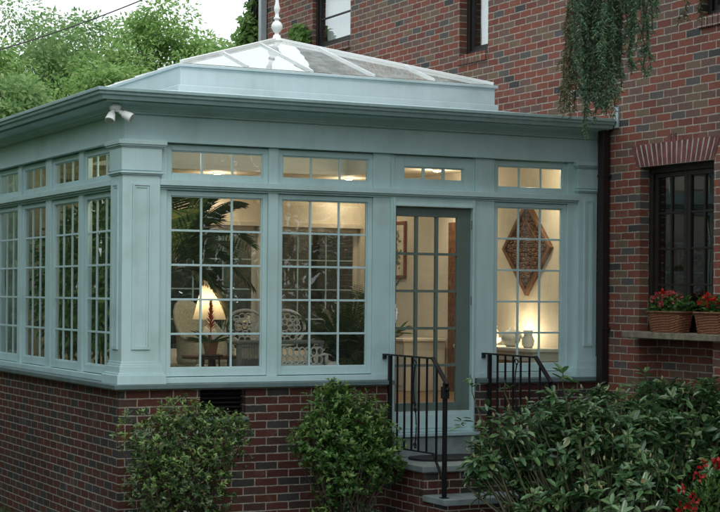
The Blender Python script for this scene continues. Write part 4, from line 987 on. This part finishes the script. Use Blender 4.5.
# bromeliad on a stand
br = thing('bromeliad', (1.165, .72, FZ+.56), 'red spiked bromeliad in a clay pot close to the window', 'potted plant')
mb = MB(); mb.lathe((1.165, .72, FZ+.561), [(.055, 0), (.075, .11), (.08, .12), (.07, .12)], 18); mb.build('pot', M['terracotta'], br)
rng = np.random.default_rng(81); n = 22; a = rng.random(n)*6.283
leaves('leaves', np.tile([[1.165, .72, FZ+.67]], (n, 1)), np.stack([np.cos(a), np.sin(a), rng.uniform(.2, .9, n)], 1), np.tile([[0, 0, 1.]], (n, 1)), rng.uniform(.16, .27, n), .03, M['palm_leaf'], br, shape='long')
n = 60; f = np.linspace(0, 1, n); a = np.arange(n)*2.4
leaves('flower_spike', np.stack([np.full(n, 1.165), np.full(n, .72), FZ+.80+.28*f], 1), np.stack([np.cos(a), np.sin(a), .8+f*1.2], 1), np.tile([[0, 0, 1.]], (n, 1)), .085*(1.1-f*.6), .022, M['spike'], br)
mb = MB(); mb.tube([(1.165, .72, FZ+.65), (1.165, .72, FZ+1.05)], .008, 6); mb.build('stem', M['spike'], br)
pst = thing('plant_stand', (1.165, .72, FZ), 'thin dark plant stand under the bromeliad', 'stand')
mb = MB(); mb.lathe((1.165, .72, FZ), [(.12, .54), (.125, .55), (.12, .56)], 20); mb.build('top', M['dark_wood'], pst)
for k in range(3): a = k*2.094; mb = MB(); mb.tube([(1.165+.09*math.cos(a), .72+.09*math.sin(a), FZ+.54), (1.165+.12*math.cos(a), .72+.12*math.sin(a), FZ)], .009, 6); mb.build('leg', M['dark_wood'], pst)
# grey wicker coffee table
wt = thing('wicker_table', (2.1, .98, FZ), 'long grey wicker table with pierced white apron behind the bromeliad', 'table')
mb = MB(); mb.box(1.48, 2.45, .80, 1.1, FZ+.655, FZ+.69); mb.build('tabletop', M['wicker_grey'], wt, bevel=.01)
mb = MB()
for k in range(26): x = 1.5+.45*k/25; mb.tube([(x, .82, FZ+.30), (x, .82, FZ+.655)], .007, 5)
mb.box(1.5, 1.95, .83, 1.08, FZ+.1, FZ+.5); mb.build('skirt', M['wicker_grey'], wt)
mb = MB(); lattice(mb, lambda u, v: (1.97+u*.46, .81, FZ+.45+v*.17), 7, 2, .009); mb.tube([(1.96, .81, FZ+.44), (2.44, .81, FZ+.44)], .01, 6); mb.build('pierced_apron', M['white'], wt)
for sx in (1.51, 2.42):
    for sy in (.83, 1.07): mb = MB(); mb.box(sx-.02, sx+.02, sy-.02, sy+.02, FZ, FZ+.655); mb.build('leg', M['wicker_grey'], wt)
# white cast iron bench with pierced oval backs
bn = thing('iron_bench', (2.2, 1.75, FZ), 'white lacy cast iron bench with oval pierced back', 'bench')
by = 1.75
mb = MB(); lattice(mb, lambda u, v: (1.72+u*.98, by-.42+v*.42, FZ+.44), 14, 5, .007); mb.tube([(1.72, by-.42, FZ+.44), (2.70, by-.42, FZ+.44), (2.70, by, FZ+.44), (1.72, by, FZ+.44), (1.72, by-.42, FZ+.44)], .013, 6); mb.build('seat', M['white'], bn)
mb = MB()
for cx in (1.98, 2.44):
    oval = [(cx+.235*math.cos(a), by+.04, FZ+.80+.19*math.sin(a)) for a in [2*PI*k/28 for k in range(29)]]
    mb.tube(oval, .016, 6)
    for rr_ in (.33, .66):
        for k in range(int(18*rr_)+3):
            a = 2*PI*k/(int(18*rr_)+3); c_ = (cx+.235*rr_*math.cos(a), FZ+.80+.19*rr_*math.sin(a))
            mb.tube([(c_[0]+.035*math.cos(b), by+.04, c_[1]+.032*math.sin(b)) for b in [2*PI*q/9 for q in range(10)]], .0075, 5, cap=False)
mb.tube([(2.21+.07*math.cos(a), by+.04, FZ+.96+.07*math.sin(a)) for a in [2*PI*k/16 for k in range(17)]], .014, 6)
mb.build('backrest', M['white'], bn)
mb = MB(); lattice(mb, lambda u, v: (1.72+u*.98, by-.43, FZ+.30+v*.13), 12, 1, .009); mb.tube([(1.72, by-.43, FZ+.29), (2.70, by-.43, FZ+.29)], .01, 6); mb.build('apron', M['white'], bn)
for x in (1.72, 2.70):
    mb = MB(); mb.tube([(x, by, FZ+.44), (x, by-.05, FZ+.66), (x, by-.3, FZ+.70), (x, by-.45, FZ+.66), (x, by-.47, FZ+.58), (x, by-.42, FZ+.55), (x, by-.42, FZ+.44)], .014, 6)
    mb.tube([(x, by-.22+.09*math.cos(b)*(1-b/14), FZ+.57+.07*math.sin(b)*(1-b/14)) for b in [k*.5 for k in range(22)]], .009, 5); mb.build('armrest', M['white'], bn)
    for y in (by-.42, by): mb = MB(); mb.tube([(x, y, FZ+.44), (x, y+.02, FZ+.2), (x, y-.03, FZ)], [.016, .013, .018], 6); mb.build('leg', M['white'], bn)
# ornate iron plant holder standing on the table
oh = thing('iron_candelabrum', (1.86, .95, FZ+.691), 'white ornate wire candelabrum standing on the long grey table', 'ornament')
c = Vector((1.86, .95, FZ+.692)); mb = MB()
mb.lathe(c, [(.07, 0), (.075, .012), (.03, .03), (.012, .05), (.012, .26), (.03, .28), (.035, .30), (.015, .33), (.02, .35), (.005, .38)], 14); mb.build('stem', M['white'], oh, smooth=True)
for sg in (-1, 1):
    for rr_, z in ((.15, .02), (.11, .08), (.075, .14)):
        mb = MB(); mb.tube([c+Vector((sg*rr_*math.sin(b*.5)*(1-.02*b), 0, z+.12*math.cos(b*.5)+.02*b)) for b in [k*.35 for k in range(18)]], .009, 5); mb.build('scroll', M['white'], oh)
# fern and white planter
fn = thing('potted_fern', (2.83, 1.0, FZ), 'full dark green fern filling the window left of the door', 'potted plant')
mb = MB(); mb.lathe((2.83, 1.0, FZ), [(.12, 0), (.16, .26), (.175, .27), (.175, .30), (.155, .30)], 22); mb.build('pot', M['ceramic'], fn)
sp = [(k*2.4, rnd.uniform(.3, .62), rnd.uniform(.7, 1.45), rnd.uniform(.3, .8)) for k in range(44)]
fronds('fronds', fn, (2.83, 1.0, FZ+.30), sp, .15, 28, M['palm_leaf'], .022)
cu = thing('ceramic_goose', (2.52, .75, FZ+.36), 'small white ceramic bird on a stool beside the fern', 'ornament')
mb = MB(); mb.lathe((2.52, .75, FZ+.362), [(.03, 0), (.075, .03), (.085, .06), (.06, .10), (.02, .115)], 18, 1.2, .8); mb.build('body', M['ceramic'], cu, smooth=True)
mb = MB(); mb.tube([(2.46, .75, FZ+.45), (2.445, .75, FZ+.50), (2.45, .75, FZ+.545), (2.42, .75, FZ+.55), (2.385, .75, FZ+.54)], [.03, .018, .022, .016, .004], 10); mb.build('head', M['ceramic'], cu, smooth=True)
sto = thing('stool', (2.52, .75, FZ), 'low grey wicker stool under the ceramic bird', 'stool')
mb = MB(); mb.lathe((2.52, .75, FZ), [(.15, .30), (.165, .31), (.165, .35), (.15, .36)], 22); mb.build('seat', M['wicker_grey'], sto)
for k in range(4): a = k*PI/2+.6; mb = MB(); mb.tube([(2.52+.12*math.cos(a), .75+.12*math.sin(a), FZ+.3), (2.52+.14*math.cos(a), .75+.14*math.sin(a), FZ)], .014, 6); mb.build('leg', M['wicker_grey'], sto)
# framed print on the house-side wall
fp = thing('framed_print', (W-.05, 4.4, 3.02), 'botanical print in a red brown frame seen through the door', 'picture')
mb = MB(); y0, y1, z0, z1 = 4.21, 4.70, 2.66, 3.39; X = W-.075
for a in ((y0, y0+.04, z0, z1), (y1-.04, y1, z0, z1), (y0+.04, y1-.04, z0, z0+.04), (y0+.04, y1-.04, z1-.04, z1)): mb.box(X, W-.047, *a)
mb.build('frame', M['frame_wood'], fp, bevel=.004)
mb = MB(); mb.box(X+.012, W-.048, y0+.04, y1-.04, z0+.04, z1-.04); mb.build('paper', M['paper'], fp)
rng = np.random.default_rng(91); n = 90; P = np.stack([np.full(n, X+.009), 4.46+rng.normal(0, .06, n), rng.uniform(2.80, 3.25, n)], 1)
leaves('drawing', P, np.stack([np.zeros(n), rng.normal(0, 1, n), rng.normal(.3, .8, n)], 1), np.tile([[-1., 0, 0]], (n, 1)), .07, .03, M['ink'], fp, fold=0)
# diamond carving
dm = thing('diamond_carving', (W-.05, 1.30, 2.98), 'brown carved wooden diamond panel hanging on the lit cream wall', 'wall carving')
cy, cz, hy, hz = 1.30, 2.985, .51, .535
def dia(mb, s0, s1, x0, x1):
    o = [(cy+hy*s1, cz), (cy, cz+hz*s1), (cy-hy*s1, cz), (cy, cz-hz*s1)]
    if s0 == 0: mb.add([(x0, *p) for p in o]+[(x1, *p) for p in o], [(0, 1, 2, 3), (7, 6, 5, 4)]+[(k, (k+1) % 4, 4+(k+1) % 4, 4+k) for k in range(4)])
    else:
        i = [(cy+(p[0]-cy)*s0/s1, cz+(p[1]-cz)*s0/s1) for p in o]; v = [(x, *p) for x in (x0, x1) for p in o+i]
        fs = []
        for k in range(4):
            q = (k+1) % 4; fs += [(k, q, 4+q, 4+k), (8+k, 8+q, 12+q, 12+k), (k, q, 8+q, 8+k), (4+k, 4+q, 12+q, 12+k)]
        mb.add(v, fs)
mb = MB(); dia(mb, 0, 1, W-.075, W-.047); mb.build('panel', M['carved'], dm)
mb = MB(); dia(mb, .88, 1, W-.095, W-.0752); dia(mb, .55, .6, W-.088, W-.0752); mb.build('border', M['carved_edge'], dm, bevel=.003)
mb = MB()
for k in range(9):
    for q in range(9):
        a, b = (k-4)/4.6, (q-4)/4.6; yy, zz = cy+hy*(a+b)*.42, cz+hz*(a-b)*.42
        r_ = .035+.012*((k*q) % 3); mb.tube([(W-.079, yy+r_*math.cos(s)*(1-s/12), zz+r_*math.sin(s)*(1-s/12)) for s in [j*.6 for j in range(15)]], .009, 5)
mb.build('carved_scrolls', M['carved'], dm)
# console table with ceramics and a lit uplight
ct = thing('console_table', (4.98, 1.25, FZ), 'white console table below the diamond carving', 'table')
mb = MB(); mb.box(4.70, W-.07, .40, 2.1, FZ+.56, FZ+.60); mb.build('tabletop', M['ceramic'], ct, bevel=.008)
mb = MB(); mb.box(4.74, W-.09, .45, 2.05, FZ+.46, FZ+.559); mb.build('apron', M['ceramic'], ct)
for x in (4.75, 5.14):
    for y in (.46, 2.04): mb = MB(); mb.box(x-.025, x+.025, y-.025, y+.025, FZ, FZ+.46); mb.build('leg', M['ceramic'], ct)
TZ = FZ+.601
up = thing('uplight', (5.08, 1.30, TZ), 'small lit uplight glowing among the ceramics under the carving', 'lamp')
mb = MB(); mb.lathe((5.08, 1.3, TZ), [(.05, 0), (.055, .06), (.05, .065)], 18); mb.build('can', M['ceramic'], up)
mb = MB(); mb.lathe((5.08, 1.3, TZ), [(.045, .066), (.04, .075), (.02, .08)], 16); mb.build('lens', M['bulb'], up)
point_light('uplight_lamp', (5.0, 1.28, TZ+.16), 4.2*IN, (1, .76, .5), .03)
def vase(name, label, x, y, prof, extra=None):
    t = thing(name, (x, y, TZ), label, 'ornament', 'white ceramics on the console table')
    mb = MB(); mb.lathe((x, y, TZ), prof, 20); mb.build('body', M['ceramic'], t, smooth=True)
    if extra: mb = MB(); extra(mb, x, y); mb.build('handle', M['ceramic'], t, smooth=True)
vase('teapot', 'round white pot with looped handle in front of the uplight', 4.88, 1.12, [(.05, 0), (.09, .03), (.115, .09), (.105, .14), (.06, .18), (.03, .19), (.02, .21)], lambda m, x, y: m.tube([(x, y-.1, TZ+.05), (x, y-.18, TZ+.08), (x, y-.18, TZ+.14), (x, y-.1, TZ+.15)], .013, 8))
vase('pitcher', 'white pitcher with wide spout nearest the window edge', 4.86, .74, [(.045, 0), (.065, .03), (.07, .08), (.045, .14), (.055, .19)], lambda m, x, y: m.tube([(x, y+.06, TZ+.05), (x, y+.14, TZ+.12), (x, y+.2, TZ+.17)], [.02, .014, .018], 8))
vase('bowl', 'low white shell shaped bowl at the dim end of the console', 4.88, 1.58, [(.05, 0), (.12, .04), (.16, .09), (.15, .09), (.10, .05)])
vase('jar', 'slim white jar behind the low bowl', 5.02, 1.72, [(.04, 0), (.06, .05), (.05, .16), (.03, .19), (.04, .22)])
# plant on a cabinet near the door
cb_ = thing('cabinet', (4.85, 3.65, FZ), 'low cream cabinet seen through the lower door panes', 'cabinet')
mb = MB(); mb.box(4.62, W-.07, 3.15, 4.25, FZ, FZ+.60); mb.build('body', M['cream'], cb_, bevel=.006)
mb = MB(); mb.box(4.59, W-.07, 3.12, 4.28, FZ+.601, FZ+.635); mb.build('top', M['cream'], cb_, bevel=.006)
for y in (3.19, 3.72): mb = MB(); mb.box(4.604, 4.6195, y, y+.49, FZ+.07, FZ+.56); mb.build('door', M['cream'], cb_, bevel=.004)
pp = thing('potted_plant', (4.8, 3.85, FZ+.636), 'small spidery green plant in a shallow tray on the cabinet', 'potted plant')
mb = MB(); mb.lathe((4.8, 3.85, FZ+.637), [(.10, 0), (.16, .03), (.17, .05), (.15, .05)], 20); mb.build('tray', M['wicker_grey'], pp)
rng = np.random.default_rng(92); n = 46; a = rng.random(n)*6.283
leaves('leaves', np.stack([4.8+.08*np.cos(a), 3.85+.08*np.sin(a), np.full(n, FZ+.68)], 1), np.stack([np.cos(a), np.sin(a), rng.uniform(.1, 1.4, n)], 1), np.tile([[0, 0, 1.]], (n, 1)), rng.uniform(.12, .26, n), .022, M['leaf_shrub'], pp, shape='long')

# ------------------------------------------------------------------ light
world = bpy.data.worlds.new('World'); sc.world = world; world.use_nodes = True
nt = world.node_tree; L = nt.links; bg = nt.nodes['Background']
SUN_EL, SUN_AZ = R(52), R(172)          # azimuth measured from +Y clockwise: light comes from behind the camera
st_ = nt.nodes.new('ShaderNodeTexSky'); st_.sky_type = 'NISHITA'; st_.sun_disc = False
st_.sun_elevation = SUN_EL; st_.sun_rotation = SUN_AZ; st_.dust_density = 4; st_.air_density = 1.0; st_.ozone_density = 2
hs_ = N(nt, 'ShaderNodeHueSaturation', Saturation=.55); L.new(st_.outputs[0], hs_.inputs['Color'])
tc = N(nt, 'ShaderNodeTexCoord'); cl = N(nt, 'ShaderNodeTexNoise', Scale=2.2, Detail=5.0); L.new(tc.outputs['Generated'], cl.inputs['Vector'])
rc = ramp(nt, [(.35, (.55, .55, .55)), (.65, (.8, .8, .8))]); L.new(cl.outputs['Fac'], rc.inputs[0])
CLOUD = (9.0, 9.6, 10.0)
L.new(mix_rgb(nt, hs_.outputs[0], CLOUD, rc.outputs[0]), bg.inputs['Color'])
bg.inputs['Strength'].default_value = .12
sl_ = bpy.data.lights.new('sun', 'SUN'); sl_.energy = .6; sl_.angle = R(25); sl_.color = (1, .95, .88)
so = bpy.data.objects.new('sun', sl_); COL.objects.link(so)
dv = Vector((math.sin(SUN_AZ)*math.cos(SUN_EL), math.cos(SUN_AZ)*math.cos(SUN_EL), math.sin(SUN_EL)))
so.rotation_euler = dv.to_track_quat('Z', 'Y').to_euler(); so.location = (0, -10, 20)

vs = sc.view_settings; vs.view_transform = 'Standard'; vs.look = 'None'; vs.exposure = 0.75; vs.gamma = 1; vs.use_curve_mapping = False
sc.render.engine = 'CYCLES'
sc.cycles.max_bounces = 8; sc.cycles.transparent_max_bounces = 24; sc.cycles.diffuse_bounces = 4; sc.cycles.glossy_bounces = 4
sc.cycles.caustics_reflective = False; sc.cycles.caustics_refractive = False
sc.cycles.use_denoising = True; sc.cycles.sample_clamp_indirect = 6
